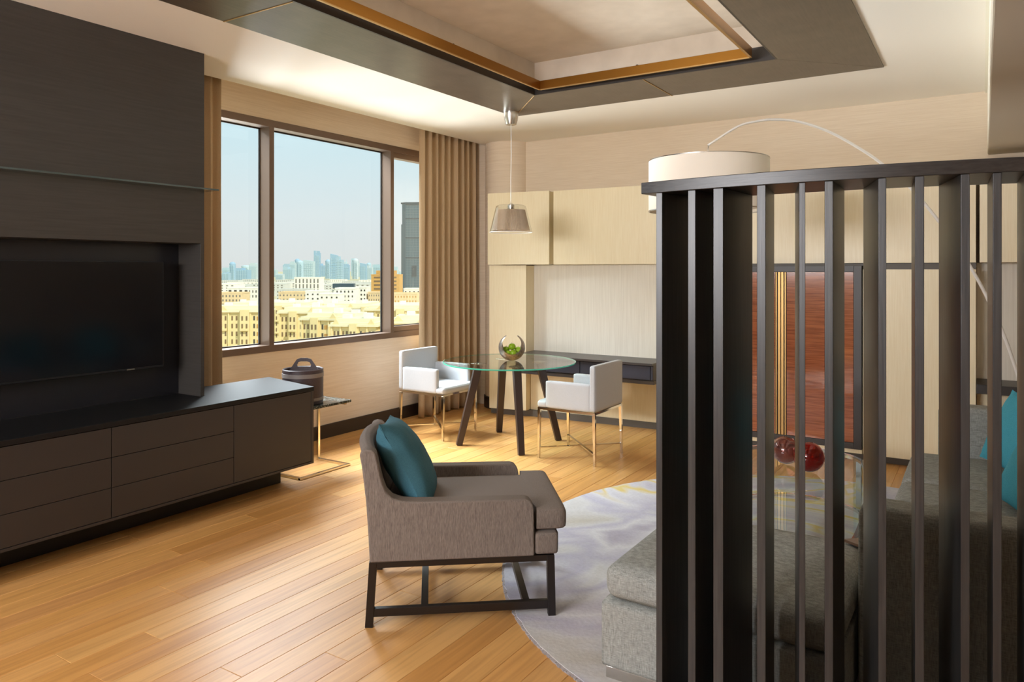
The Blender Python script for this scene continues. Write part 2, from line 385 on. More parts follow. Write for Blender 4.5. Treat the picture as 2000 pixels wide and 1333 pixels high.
# rounded pier in the corner
struct(MB().lathe([(.27, 0), (.27, 3.05)], 64, (-4.56, 7.05, 0)), 'wall_corner', wallpaper, smooth=60)
struct(MB().lathe([(.285, 0), (.285, .125), (.272, .13)], 64, (-4.56, 7.05, 0)), 'baseboard_corner', base_dark, smooth=40)
struct(MB().box(XW, XW+.016, 2.99, 6.99, 0, .125), 'baseboard_left', base_dark, bevel=.002)

# ceiling with the curtain pocket and the coffer opening
hx0, hx1, hy0, hy1 = -3.077, -1.165, .16, 5.137
ce = MB().box(-4.80, hx0, YB, YN, H, H+.35).box(hx1, XR, YB, YN, H, H+.35).box(hx0, hx1, YB, hy0, H, H+.35).box(hx0, hx1, hy1, YN, H, H+.35)
ce.box(-5.36, -4.80, YB, 7.2, H+.12, H+.35).box(-5.4, XR+.3, YB-.3, 7.3, H+.35, H+.6)
struct(ce, 'ceiling', paint)
rc = MB()
rc.box(hx0, hx0+.004, hy0, hy1, 3.07, 3.235).box(hx1-.004, hx1, hy0, hy1, 3.07, 3.235).box(hx0, hx1, hy1-.004, hy1, 3.07, 3.235).box(hx0, hx1, hy0, hy0+.004, 3.07, 3.235)
rc.box(hx0, hx1, hy0, hy1, 3.235, 3.26)
struct(rc, 'trim_1', niche_paint)
# dropped soffit at the right
so = MB().box(.03, XR, YB, YN, 2.477, H)
struct(so, 'soffit', white_paint)
struct(MB().box(.035, XR, YB, YN-.002, 2.470, 2.4772), 'trim_3', soffit_shade)  # thin sheet under the soffit, its shade carried by the colour
struct(MB().box(.012, .03, YB, YN, H-.014, H), 'trim_4', white_paint)

# ------------------------------------------------------------------ coffer frame
cf = thing('coffer_frame', 'dark wood border with brass lines around the recess in the ceiling', 'ceiling frame', (-2.12, 2.648, 2.972))
ox0, ox1, oy0, oy1 = -3.655, -.585, -.42, 5.745
mx_, my_ = -2.133, 2.648
zb = 2.972
def trap(pts): MB().prism(pts, zb, zb+.05).build('panel', panel_coffer, cf, bevel=.0012)
g = .0015
trap([(ox0, oy0), (hx0, hy0), (hx0, my_-g), (ox0, my_-g)]); trap([(ox0, my_+g), (hx0, my_+g), (hx0, hy1), (ox0, oy1)])
trap([(ox1, oy0), (hx1, hy0), (hx1, my_-g), (ox1, my_-g)]); trap([(ox1, my_+g), (hx1, my_+g), (hx1, hy1), (ox1, oy1)])
trap([(ox0+g, oy1), (hx0+g, hy1), (mx_-g, hy1), (mx_-g, oy1)]); trap([(mx_+g, oy1), (mx_+g, hy1), (hx1-g, hy1), (ox1-g, oy1)])
trap([(ox0+g, oy0), (hx0+g, hy0), (mx_-g, hy0), (mx_-g, oy0)]); trap([(mx_+g, oy0), (mx_+g, hy0), (hx1-g, hy0), (ox1-g, oy0)])
for a in ((hx0, hx0+.012, hy0, hy1), (hx1-.012, hx1, hy0, hy1), (hx0+.012, hx1-.012, hy1-.012, hy1), (hx0+.012, hx1-.012, hy0, hy0+.012)):
    MB().box(a[0], a[1], a[2], a[3], zb, 3.072).build('inner_fascia', black_frame, cf)
for p, q in (((ox0, my_), (hx0, my_)), ((ox1, my_), (hx1, my_)), ((mx_, oy1), (mx_, hy1)), ((mx_, oy0), (mx_, hy0)), ((ox0+.02, oy1-.02), (hx0, hy1))):
    wdt = .007 if p[0] != ox0+.02 else .003
    MB().bar((p[0], p[1], zb-.0005), (q[0], q[1], zb-.0005), wdt, .006).build('brass_strip', brass_pale, cf)
bx0, bx1, by0, by1 = -2.958, -1.305, .29, 5.02
bt = .014
for a in ((bx0, bx0+bt, by0, by1), (bx1-bt, bx1, by0, by1), (bx0+bt, bx1-bt, by1-bt, by1), (bx0+bt, bx1-bt, by0, by0+bt)):
    MB().box(a[0], a[1], a[2], a[3], 2.980, 3.045).build('brass_rail', brass, cf, bevel=.001)
for a in ((bx0-.002, bx0+bt, by0, by1), (bx1-bt, bx1+.002, by0, by1), (bx0, bx1, by1-bt, by1+.002), (bx0, bx1, by0-.002, by0+bt)):
    MB().box(a[0], a[1], a[2], a[3], 2.974, 2.980).build('brass_lip', brass_pale, cf)
for px_, py_, qx, qy in ((hx0, 1.4, bx0, 1.4), (hx0, 3.9, bx0, 3.9), (hx1, 1.4, bx1, 1.4), (hx1, 3.9, bx1, 3.9), (mx_, hy1, mx_, by1), (mx_, hy0, mx_, by0)):
    MB().bar((px_, py_, 3.05), (qx, qy, 3.05), .012, .01).build('hanger', black_frame, cf)

# ------------------------------------------------------------------ window
win = MB()
fx0, fx1 = -5.25, -5.104
win.box(fx0, fx1, Y0, Y1, Z1-.06, Z1).box(fx0, fx1, Y0, Y1, Z0, Z0+.057).box(fx0, fx1, Y0, Y0+.05, Z0, Z1).box(fx0, fx1, Y1-.05, Y1, Z0, Z1)
wf = win.build('window_1', frame_brown, kind='structure', bevel=.002)
WM[wf.name] = Matrix.Identity(4)
for a in (4.146, 5.665):
    MB().box(fx0, fx1-.001, a, a+.05, Z0+.05, Z1-.05).build('mullion', frame_brown, wf, bevel=.002)
panes = ((Y0+.05, 4.146), (4.196, 5.665))
for a, b2 in panes:
    MB().box(-5.250, -5.244, a, b2, Z0+.057, Z1-.06).build('glass_pane', glass_clear, wf)
    gz0, gz1 = Z0+.057, Z1-.06
    MB().box(-5.243, -5.228, a, a+.008, gz0, gz1).box(-5.243, -5.228, b2-.008, b2, gz0, gz1).box(-5.243, -5.228, a+.008, b2-.008, gz0, gz0+.01).box(-5.243, -5.228, a+.008, b2-.008, gz1-.01, gz1).build('gasket', gasket, wf)
sa0, sa1, sz0, sz1 = 5.715, Y1-.05, Z0+.057, Z1-.06
MB().box(-5.22, -5.13, sa0, sa0+.004, sz0, sz1).box(-5.22, -5.13, sa1-.045, sa1, sz0, sz1).box(-5.22, -5.13, sa0, sa1, sz0, sz0+.055).box(-5.22, -5.13, sa0, sa1, sz1-.055, sz1).build('opening_sash', frame_brown, wf, bevel=.002)
MB().box(-5.2, -5.194, sa0+.004, sa1-.045, sz0+.055, sz1-.055).build('glass_pane', glass_clear, wf)
MB().box(-5.194, -5.18, sa0+.005, sa1-.045, sz0+.05, sz0+.062).build('gasket', gasket, wf)

# ------------------------------------------------------------------ curtains
def curtain(name, label, y0, y1, ztop, zbot, folds, amp, xc, lean=0, seed=1, sub=10, taper=0):
    rnd = random.Random(seed); ph = [rnd.uniform(-.6, .6) for _ in range(folds+2)]; am = [rnd.uniform(.35, 1.15) for _ in range(folds+2)]
    t = thing(name, label, 'curtain', (xc, (y0+y1)/2, zbot))
    def fn(u, v):
        k = u*folds; i = int(min(k, folds-.001)); a = am[i]*(1-(k-i))+am[i+1]*(k-i); p = ph[i]*(1-(k-i))+ph[i+1]*(k-i)
        z = zbot+(ztop-zbot)*v; top = 1-v
        drift = .35*math.sin(top*2.2+i*1.7)*min(1, top*2)
        off = amp*a*math.sin(2*PI*k+p+drift)*(.75+.35*top)
        y = y0+(y1-y0)*u + .22*(y1-y0)/folds*math.sin(2*PI*k*2+p)*.3
        if lean: y = y-lean*top*(1-u)
        return (xc+off, y, z)
    o = MB().grid(fn, folds*sub, 26).build('drape', curtain_m, t, smooth=180)
    md = o.modifiers.new('solid', 'SOLIDIFY'); md.thickness = .004
    MB().bar((xc, y0, ztop+.012), (xc, y1, ztop+.012), .03, .02).build('heading_track', white_metal, t)
    return t
curtain('window_curtain', 'beige floor-length curtain gathered in the corner right of the window', 5.955, 6.97, 3.06, .012, 9, .066, -4.955, lean=.03, seed=3)
curtain('window_curtain', 'narrow beige curtain beside the dark television wall, left of the window', 3.02, 3.54, 3.06, .012, 4, .05, -4.93, seed=5)

# ------------------------------------------------------------------ TV wall
TX = -4.33; TY = 2.99; ST = .72
tw = MB()
tw.box(XW, TX, YB, TY, 1.725, H).box(XW, -4.573, YB, TY, 0, 1.725).box(-4.573, TX, TY-.028, TY, 0, 1.725).box(-4.573, TX, YB, -.2, 0, 1.725)
tvw = struct(tw, 'wall_tv', panel_dark, bevel=.001)
WM[tvw.name] = Matrix.Identity(4)
MB().box(-4.5735, -4.570, -.2, TY-.03, ST+.002, 1.722).build('niche_back', niche_dark, tvw)
sh = thing('glass_shelf', 'long thin glass shelf on the dark wall above the television', 'shelf', (TX, 1.2, 2.07))
MB().box(TX+.001, -4.198, -1.2, TY+.01, 2.067, 2.077).build('shelf_glass', glass_top, sh)
MB().box(-4.198, -4.194, -1.2, TY+.01, 2.067, 2.077).box(TX, -4.194, TY+.01, TY+.014, 2.067, 2.077).build('shelf_edge', glass_shelf_edge, sh)
tv = thing('television', 'large flat black television in the dark niche above the sideboard', 'television', (-4.5, 2.17, .92))
MB().box(-4.52, -4.474, 1.545, 2.794, .926, 1.605).build('housing', tv_edge, tv, bevel=.003)
MB().box(-4.476, -4.4725, 1.551, 2.788, .938, 1.600).build('screen', tv_black, tv)
MB().box(-4.474, -4.4715, 2.55, 2.60, .9275, .934).build('logo_badge', steel_satin, tv)
MB().box(-4.57, -4.52, 1.95, 2.4, 1.1, 1.4).build('wall_mount', plinth_black, tv)

# sideboard
SX = -4.015
sb = thing('sideboard', 'long low dark brown sideboard with drawers and a black top below the television', 'sideboard', (-4.35, 1.6, 0))
MB().prism([(-4.33, -1.0), (SX-.02, -1.0), (SX-.02, 3.63), (-4.66, 3.76), (-4.66, 2.992), (-4.33, 2.992)], .18, ST-.03).build('carcass', side_dark, sb, bevel=.002)
MB().prism([(-4.569, -1.0), (SX+.004, -1.0), (SX+.004, 3.648), (-4.67, 3.79), (-4.67, 2.995), (TX+.002, 2.995), (TX+.002, 2.958), (-4.569, 2.958)], ST-.03, ST).build('top', top_black, sb, bevel=.003)
MB().box(-4.56, -4.31, -.9, 3.6, 0, .18).build('plinth', plinth_black, sb)
MB().box(SX-.022, SX+.002, -1.0, 3.645, .175, .19).build('bottom_edge', side_dark, sb, bevel=.001)
MB().box(SX-.022, SX+.002, 3.624, 3.645, .19, ST-.03).build('end_edge', side_dark, sb, bevel=.001)
zs = [.192, .357, .523, .688]
for y0, y1 in ((-.65, .51), (.51, 2.204), ):
    pass
for y0, y1 in ((-.3, 1.42-.0), (1.42, 2.204), (2.204, 2.984)):
    if y0 == 1.42: y0 = .66 if False else 1.42
cols = ((.646, 1.425), (1.425, 2.204), (2.204, 2.984))
for y0, y1 in cols:
    for i in range(3):
        MB().box(SX-.02, SX, y0+.002, y1-.002, zs[i]+.0015, zs[i+1]-.0015).build('drawer', side_dark, sb, bevel=.0012)
MB().box(SX-.02, SX, 2.986, 3.622, zs[0]+.001, zs[3]-.0015).build('door', side_dark, sb, bevel=.0012)
MB().box(SX-.02, SX, -1.0, .642, zs[0]+.001, zs[3]-.0015).build('door', side_dark, sb, bevel=.0012)

# ------------------------------------------------------------------ side table and bin bag
st = thing('side_table', 'small cantilever side table with a dark marble top on chrome legs', 'table', (-4.4, 3.97, 0))
MB().box(-4.585, -4.222, 3.715, 4.225, .502, .522).build('marble_top', marble, st, bevel=.003)
for y in (3.725, 4.205):
    MB().box(-4.585, -4.565, y-.011, y+.011, .012, .502).build('post', chrome, st, bevel=.002)
    MB().box(-4.585, -4.228, y-.014, y+.014, 0, .016).build('foot_bar', chrome, st, bevel=.002)
MB().box(-4.252, -4.226, 3.711, 4.219, 0, .0165).build('foot_bar', chrome, st, bevel=.002)
MB().box(-4.585, -4.25, 3.73, 3.75, .486, .502).build('top_support', chrome, st)
MB().box(-4.585, -4.25, 4.18, 4.2, .486, .502).build('top_support', chrome, st)
bk = thing('storage_basket', 'dark leather bucket with an arched handle standing on the side table', 'basket', (-4.43, 3.915, .522))
R_ = .152
MB().lathe([(R_-.01, 0), (R_, .004), (R_+.002, .262), (R_-.004, .268), (R_-.012, .262), (R_-.014, .03), (0.0, .03)], 48, (0, 0, 0)).build('body', bag_leather, bk, local=True, smooth=40)
MB().lathe([(R_+.001, .205), (R_+.0045, .206), (R_+.0045, .236), (R_+.001, .237)], 48, caps=False).build('band', band_grey, bk, local=True, smooth=40)
MB().lathe([(R_, .028), (R_+.003, .029), (R_+.003, .05), (R_, .051)], 48, caps=False).build('band', band_grey, bk, local=True, smooth=40)
# handle: flat leather arch across the far side
def handle(z_off):
    rv = Vector((.8419, .5396, 0)); nv = Vector((-.5396, .8419, 0))
    outer = [(-.105, .245), (-.085, .262), (-.062, .305), (-.045, .335), (-.02, .345), (.02, .345), (.045, .335), (.062, .305), (.085, .262), (.105, .245)]
    inner = [(-.043, .278), (-.045, .292), (-.036, .312), (-.02, .318), (-.01, .318), (.01, .318), (.02, .318), (.036, .312), (.045, .292), (.043, .278)]
    outer2 = outer; m_ = MB(); vs = []
    for sgn in (-.005, .005):
        for lst in (outer2, inner):
            for u, z in lst: vs.append(rv*u*1.22+nv*(.03+sgn)+Vector((0, 0, z)))
    k = len(outer2); fs = []
    for side in (0, 1):
        o_ = side*2*k
        for i in range(k-1):
            q = (o_+i, o_+i+1, o_+k+i+1, o_+k+i); fs.append(q if side else q[::-1])
        q = (o_+k, o_+k+k-1, o_+k-1, o_+0); fs.append(q if not side else q[::-1])
    for i in range(k-1):
        fs.append((i, i+1, 2*k+i+1, 2*k+i)); fs.append((k+i+1, k+i, 3*k+i, 3*k+i+1))
    fs.append((k, 2*k-1, 4*k-1, 3*k))
    m_.add(vs, fs); return m_
handle(0).build('handle', bag_leather, bk, local=True)

# ------------------------------------------------------------------ built-in wall unit
def panel(name, p, q, z0, z1, depth, mat, parent=None, bevel=.002):
    (x0, y0), (x1, y1) = p, q
    return MB().prism([(x0, y0), (x1, y1), (x1, y1+depth), (x0, y0+depth)], z0, z1).build(name, mat, parent, bevel=bevel)
def unit(name, label, cat, p, q, z0): return thing(name, label, cat, ((p[0]+q[0])/2, (p[1]+q[1])/2+.1, z0))
ZT, ZC = 2.372, 1.607
P = ((-4.476, 6.50), (-3.775, 6.60)); u = unit('wall_cabinet', 'short cream wall cabinet in the corner behind the pendant lamp', 'cabinet', *P, ZC)
panel('door', *P, ZC, ZT, .02, cream, u); panel('body', (P[0][0]+.004, P[0][1]+.021), (P[1][0]-.004, P[1][1]+.021), ZC+.004, ZT-.004, .46, cream, u)
P = ((-3.727, 6.605), (-2.10, 6.66)); u = unit('wall_cabinet', 'long cream wall cabinet above the desk recess', 'cabinet', *P, ZC)
panel('door', *P, ZC, ZT-.006, .02, cream, u); panel('body', (P[0][0]+.004, P[0][1]+.021), (P[1][0]-.004, P[1][1]+.021), ZC+.004, ZT-.01, .42, cream, u)
P = ((-2.09, 6.60), (-.045, 6.57)); u = unit('wall_cabinet', 'cream wall cabinet above the red veneered doors', 'cabinet', *P, ZC)
panel('door', *P, ZC, ZT-.01, .02, cream, u); panel('body', (P[0][0]+.004, P[0][1]+.021), (P[1][0]-.004, P[1][1]+.021), ZC+.004, ZT-.014, .46, cream, u)
P = ((-.022, 6.57), (1.85, 6.5)); u = unit('wall_cabinet', 'cream wall cabinet at the far right, under the ceiling soffit', 'cabinet', *P, ZC)
panel('door', *P, ZC, ZT-.01, .02, cream, u); panel('body', (P[0][0]+.004, P[0][1]+.021), (P[1][0]-.004, P[1][1]+.021), ZC+.004, ZT-.014, .48, cream, u)
struct(MB().box(-3.775, -3.72, 6.70, 6.99, ZC, ZT-.01), 'trim_5', cream)
# tall cream panel at the left, with a return
P = ((-4.476, 6.53), (-4.06, 6.61)); u = unit('tall_panel', 'tall narrow cream cupboard beside the corner pier', 'cupboard', *P, .065)
panel('door', *P, .066, ZC-.006, .02, cream, u); panel('body', (P[0][0]+.002, P[0][1]+.021), (P[1][0], P[1][1]+.021), .066, ZC-.008, .17, cream, u)
# recess lining and lower cladding
struct(MB().box(-4.058, -2.55, 6.77, 6.99, .49, ZC+.0), 'wall_recess_left', recess_pan)
lc = thing('base_cladding', 'cream panels below the desk, above the grey plinth', 'panel', (-3.3, 6.8, .065))
xs = [-4.058, -2.55]
panel('panel', (-4.056, 6.70), (-2.55, 6.775), .066, .49, .15, cream, lc)
# plinth under the whole unit
pl = MB().prism([(-4.50, 6.60), (-4.33, 6.60), (-4.06, 6.66), (-2.6, 6.78), (-2.1, 6.62), (-.66, 6.59), (-.04, 6.58), (-.03, 6.70), (XR, 6.70), (XR, 6.99), (-4.5, 6.99)], 0, .066)
struct(pl, 'baseboard_back', base_grey)
# desk
dk = thing('wall_desk', 'floating charcoal desk shelf with shallow navy drawers in the cream recess', 'desk', (-3.3, 6.55, .49))
MB().box(-4.055, -2.552, 6.355, 6.768, .668, .69).build('desktop', desk_dark, dk, bevel=.002)
MB().box(-4.055, -2.552, 6.40, 6.768, .49, .525).build('bottom_rail', desk_dark, dk, bevel=.002)
MB().box(-4.05, -2.56, 6.41, 6.765, .525, .668).build('carcass', desk_dark, dk)
for a, b2 in ((-4.05, -3.31), (-3.305, -2.582), (-2.577, -2.556)):
    MB().box(a, b2, 6.385, 6.41, .535, .66).build('drawer', navy, dk, bevel=.002)
# cream end panel hidden partly by the screen, then wood cabinet
u = unit('tall_panel', 'slim cream upright panel left of the red veneered doors', 'panel', (-2.55, 6.55), (-2.07, 6.55), .066)
MB().box(-2.548, -2.068, 6.55, 6.765, .066, ZC-.05).build('door', cream, u, bevel=.002)
wc = thing('veneered_cabinet', 'cabinet with glossy red veneer doors, brass strips and a dark frame', 'cabinet', (-1.44, 6.6, .066))
fy = 6.50
MB().box(-2.06, -.822, fy+.015, 6.76, .10, 1.585).build('carcass', black_frame, wc)
for a in ((-2.06, -2.0, .10, 1.585), (-.882, -.822, .10, 1.585), (-2.0, -.882, 1.535, 1.585), (-2.0, -.882, .10, .15)):
    MB().box(a[0], a[1], fy-.005, fy+.03, a[2], a[3]).build('frame_bar', black_frame, wc, bevel=.002)
MB().box(-1.998, -1.495, fy+.003, fy+.02, .152, 1.533).build('door', redwood, wc, bevel=.0015)
MB().box(-1.402, -.884, fy+.003, fy+.02, .152, 1.533).build('door', redwood, wc, bevel=.0015)
for xx, wd in ((-1.486, .010), (-1.462, .02), (-1.436, .02), (-1.412, .010)):
    MB().box(xx-wd/2, xx+wd/2, fy-.004, fy+.016, .152, 1.533).build('brass_strip', brass_pale, wc, bevel=.001)
MB().box(-2.06, -.822, fy+.01, 6.9, .066, .10).build('skirt', cream, wc)
u = unit('tall_panel', 'wide tall cream cupboard right of the red veneered doors', 'cupboard', (-.81, 6.5), (-.045, 6.5), .066)
MB().box(-.816, -.095, 6.51, 6.53, .066, 1.556).build('door', cream, u, bevel=.002)
MB().box(-.816, -.045, 6.532, 6.765, .066, 1.556).build('body', cream, u)
MB().box(-.092, -.045, 6.50, 6.53, .066, 1.556).build('edge_post', cream, u, bevel=.002)
struct(MB().box(-2.06, -.045, 6.60, 6.98, 1.556, ZC), 'trim_6', base_grey)  # grey-brown fill in the gap; the gap's shadow is put into its colour
struct(MB().box(-.044, XR, 6.77, 6.99, .49, ZC), 'wall_recess_right', recess_pan)
lc = thing('base_cladding', 'cream drawers below the dark shelf at the far right', 'drawers', (.8, 6.7, .066))
MB().box(-.042, .30, 6.66, 6.76, .066, .62).build('drawer', cream, lc, bevel=.002)
MB().box(.304, 1.1, 6.66, 6.76, .066, .62).build('drawer', cream, lc, bevel=.002)
MB().box(1.104, 1.88, 6.66, 6.76, .066, .62).build('drawer', cream, lc, bevel=.002)
dk = thing('wall_desk', 'dark shelf desk in the recess behind the sofa', 'desk', (.8, 6.55, .64))
MB().box(-.042, 1.88, 6.40, 6.768, .64, .708).build('desktop', black_frame, dk, bevel=.002)

# ------------------------------------------------------------------ pendant
pc = (-3.58, 5.57)
pn = thing('pendant_lamp', 'pendant lamp with a clear glass cone over a pleated taupe shade', 'lamp', (pc[0], pc[1], 1.89))
MB().lathe([(.040, -.115), (.048, -.112), (.060, -.07), (.068, -.02), (.069, 0)], 40, (pc[0], pc[1], zb), ).build('canopy', steel_satin, pn, smooth=40)
MB().tube([(pc[0], pc[1], 2.86), (pc[0]+.004, pc[1], 2.6), (pc[0]-.002, pc[1], 2.35), (pc[0], pc[1], 2.10)], .0035, 8).build('cord', white_metal, pn, smooth=180)
MB().lathe([(.192, 1.890), (.140, 2.105), (.132, 2.126), (.112, 2.134), (.03, 2.132)], 56, (pc[0], pc[1], 0), caps=False).build('glass_cone', glass_pend, pn, smooth=50)
MB().lathe([(.194, 1.888), (.190, 1.888), (.190, 1.894), (.1935, 1.894), (.194, 1.888)], 56, (pc[0], pc[1], 0), caps=False).build('glass_rim', white_metal, pn, smooth=50)
mb = MB(); K = 180; vs = []; fs = []
for r0, z in ((.168, 1.906), (.124, 2.092)):
    for i in range(K):
        a = 2*PI*i/K; r1 = r0+(.003 if i % 2 else -.003); vs.append((pc[0]+r1*math.cos(a), pc[1]+r1*math.sin(a), z))
for i in range(K): fs.append((i, (i+1) % K, K+(i+1) % K, K+i))
mb.add(vs, fs).build('pleated_shade', shade_pleat, pn)
MB().lathe([(.02, 2.06), (.03, 2.10), (.03, 2.135), (.012, 2.15)], 20, (pc[0], pc[1], 0)).build('lamp_holder', steel_satin, pn, smooth=40)

# ------------------------------------------------------------------ dining table, bowl, apples
tcx, tcy = -3.578, 5.54
tb = thing('dining_table', 'round glass dining table on four splayed dark wood legs', 'table', (tcx, tcy, 0))
MB().lathe([(.590, .7232), (.590, .735)], 96, (0, 0, 0)).build('glass_top', glass_top, tb, local=True, smooth=40)
MB().lathe([(.590, .7232), (.5955, .7245), (.5955, .7335), (.590, .735)], 96, caps=False).build('glass_edge', glass_edge, tb, local=True, smooth=60)
for sx, sy in ((-1, -1), (1, -1), (1, 1), (-1, 1)):
    MB().bar((sx*.325, sy*.32, 0.0), (sx*.20, sy*.195, .712), .052, .052, (sx, sy, 0), .068, .068).build('leg', dark_leg, tb, local=True, bevel=.003)
    MB().box(sx*.2-.05, sx*.2+.05, sy*.195-.05, sy*.195+.05, .712, .7228).build('mounting_plate', steel_satin, tb, local=True, bevel=.002)
# flatten the leg feet on the floor
# moon bowl
def moon():
    me = bpy.data.meshes.new('tmp'); mb = MB(); r = .12
    prof = [(r*math.sin(a), -r*math.cos(a)) for a in [PI*i/40 for i in range(41)]]
    prof[0] = (0.0, prof[0][1]); prof[-1] = (0.0, prof[-1][1])
    ri = .113
    prof2 = [(ri*math.sin(PI*i/40), -ri*math.cos(PI*i/40)) for i in range(41)]
    mb.lathe(prof, 64, (0, 0, r), caps=False)
    k0 = len(mb.f); mb.lathe(prof2, 64, (0, 0, r), caps=False)
    mb.f[k0:] = [f[::-1] for f in mb.f[k0:]]
    # outward orientation of the outer skin
    me.from_pydata(mb.v, [], mb.f); me.update()
    o = bpy.data.objects.new('tmp', me); COL.objects.link(o)
    import bmesh
    bm = bmesh.new(); bm.from_mesh(me); bmesh.ops.remove_doubles(bm, verts=bm.verts, dist=1e-6); bm.to_mesh(me); bm.free()
    cu = MB(); K = 64; vs = []
    rc_, zc = .086, .152
    for yy in (-.3, .3):
        for i in range(K): vs.append((rc_*math.cos(2*PI*i/K), yy, zc+rc_*1.0*math.sin(2*PI*i/K)))
    cu.add(vs, [tuple(range(K)), tuple(range(K, 2*K))[::-1]]+[(i, K+i, K+(i+1) % K, (i+1) % K) for i in range(K)])
    cu.box(-.05, .05, -.3, .3, .2, .3)
    cme = bpy.data.meshes.new('tmpc'); cme.from_pydata(cu.v, [], cu.f); co = bpy.data.objects.new('tmpc', cme); COL.objects.link(co)
    bm = bmesh.new(); bm.from_mesh(cme); bmesh.ops.recalc_face_normals(bm, faces=bm.faces); bm.to_mesh(cme); bm.free()
    md = o.modifiers.new('b', 'BOOLEAN'); md.operation = 'DIFFERENCE'; md.object = co; md.solver = 'EXACT'; md.use_self = True
    dg = bpy.context.evaluated_depsgraph_get(); out = bpy.data.meshes.new_from_object(o.evaluated_get(dg))
    bpy.data.objects.remove(o); bpy.data.objects.remove(co)
    return out
bm_ = moon(); bm_.name = 'moon_bowl'; bm_.materials.clear(); bm_.materials.append(pewter)
bowl = bpy.data.objects.new('fruit_bowl', bm_); COL.objects.link(bowl); bowl.location = (-3.575, 5.575, .7335); bowl.rotation_euler = (0, 0, math.radians(32.6))
bm_.polygons.foreach_set('use_smooth', [True]*len(bm_.polygons)); bm_.set_sharp_from_angle(angle=math.radians(40))
tag(bowl, 'pewter moon-shaped bowl with two horns, holding apples on the glass table', 'bowl')
ar = .033
ap0 = None
spots = [((-.052, .012, .098), 'green apple at the left end of the moon bowl'), ((.002, -.012, .128), 'topmost green apple in the middle of the moon bowl'),
         ((.056, .01, .095), 'green apple at the right end of the moon bowl'), ((.012, -.045, .073), 'lowest green apple at the front of the moon bowl'), ((-.038, -.042, .07), 'green apple low at the front left of the moon bowl')]
for (dx, dy, dz), lab in spots:
    c_, s_ = math.cos(math.radians(32.6)), math.sin(math.radians(32.6))
    loc = (-3.575+dx*c_-dy*s_, 5.575+dx*s_+dy*c_, .7335+dz)
    if ap0 is None:
        ap0 = thing('apple', lab, 'apple', loc, 0, 'green apples in the moon bowl')
        pr = []
        for i in range(17):
            a = PI*i/16; rr = ar*math.sin(a)*(1+.05*math.cos(a)); zz = -ar*.94*math.cos(a)
            if i > 13: zz -= (i-13)**2*ar*.035
            pr.append((max(rr, 0.0), zz))
        MB().lathe(pr, 24, caps=False).build('flesh', lime, ap0, local=True, smooth=180)
        MB().tube([(0, 0, ar*.6), (.003, 0, ar*1.15)], .0014, 6).build('stem', stem_m, ap0, local=True)
    else: dup(ap0, loc, random.uniform(0, 6), lab)

# ------------------------------------------------------------------ dining chairs (facing +x locally)
def dining_chair(label, loc, rz):
    t = thing('dining_chair', label, 'chair', loc, rz, None)
    MB().soft(-.265, -.215, -.268, .268, .425, .79, .014, .002).build('backrest', leather, t, local=True, smooth=180)
    for sy in (-1, 1):
        MB().soft(-.222, .185, sy*.243-.024, sy*.243+.024, .425, .642, .012, .002).build('armrest', leather, t, local=True, smooth=180)
    MB().soft(-.215, .268, -.216, .216, .418, .478, .024, .008).build('seat', leather, t, local=True, smooth=180)
    MB().soft(.17, .269, -.266, .266, .418, .476, .024, .006).build('seat_front', leather, t, local=True, smooth=180)
    fr = MB()
    for sy in (-1, 1): fr.box(-.26, .262, sy*.25-.01, sy*.25+.01, .402, .42)
    fr.box(-.26, -.24, -.25, .25, .402, .42).box(.242, .262, -.25, .25, .402, .42)
    fr.build('seat_frame', chrome, t, local=True)
    for sx in (-1, 1):
        for sy in (-1, 1):
            MB().bar((sx*.258 if sx < 0 else .253, sy*.256, 0), (sx*.25, sy*.25, .405), .018, .018, (1, 0, 0), .024, .024).build('leg', chrome, t, local=True, bevel=.001)
    MB().bar((-.25, -.25, .085), (.25, .25, .085), .022, .008).build('stretcher', chrome, t, local=True)
    MB().bar((-.25, .25, .094), (.25, -.25, .094), .022, .008).build('stretcher', chrome, t, local=True)
    return t
ch = dining_chair('pale grey leather armchair at the glass table, nearest the window and curtain', (-4.37, 5.52, 0), 0)
dup(ch, (-2.835, 5.485, 0), PI, 'pale grey leather armchair at the glass table, its back towards the screen')

# ------------------------------------------------------------------ rug
rx, ry, rr = -.60, 4.09, 1.75
rg = thing('rug', 'round rug with washes of grey, lavender and yellow under the sofa group', 'rug', (rx, ry, 0))
K = 240; out = []
for i in range(K):
    a = 2*PI*i/K; r0 = rr+.012*math.sin(3*a+.6)+.004*random.uniform(-1, 1); out.append((r0*math.cos(a), r0*math.sin(a)))
MB().prism(out, .001, .012).build('pile', rug_m, rg, local=True)
fr = MB()
for i in range(900):
    a = 2*PI*i/900+random.uniform(-.003, .003); r0 = rr+.012*math.sin(3*a+.6)
    p = Vector((r0*math.cos(a), r0*math.sin(a), .006)); d = Vector((math.cos(a+random.uniform(-.6, .6)), math.sin(a+random.uniform(-.6, .6)), 0))
    fr.bar(p-d*.006, p+d*.010-Vector((0, 0, .003)), .012, .008)
fr.build('edge_tufts', rug_rim, rg, local=True, kind='stuff')

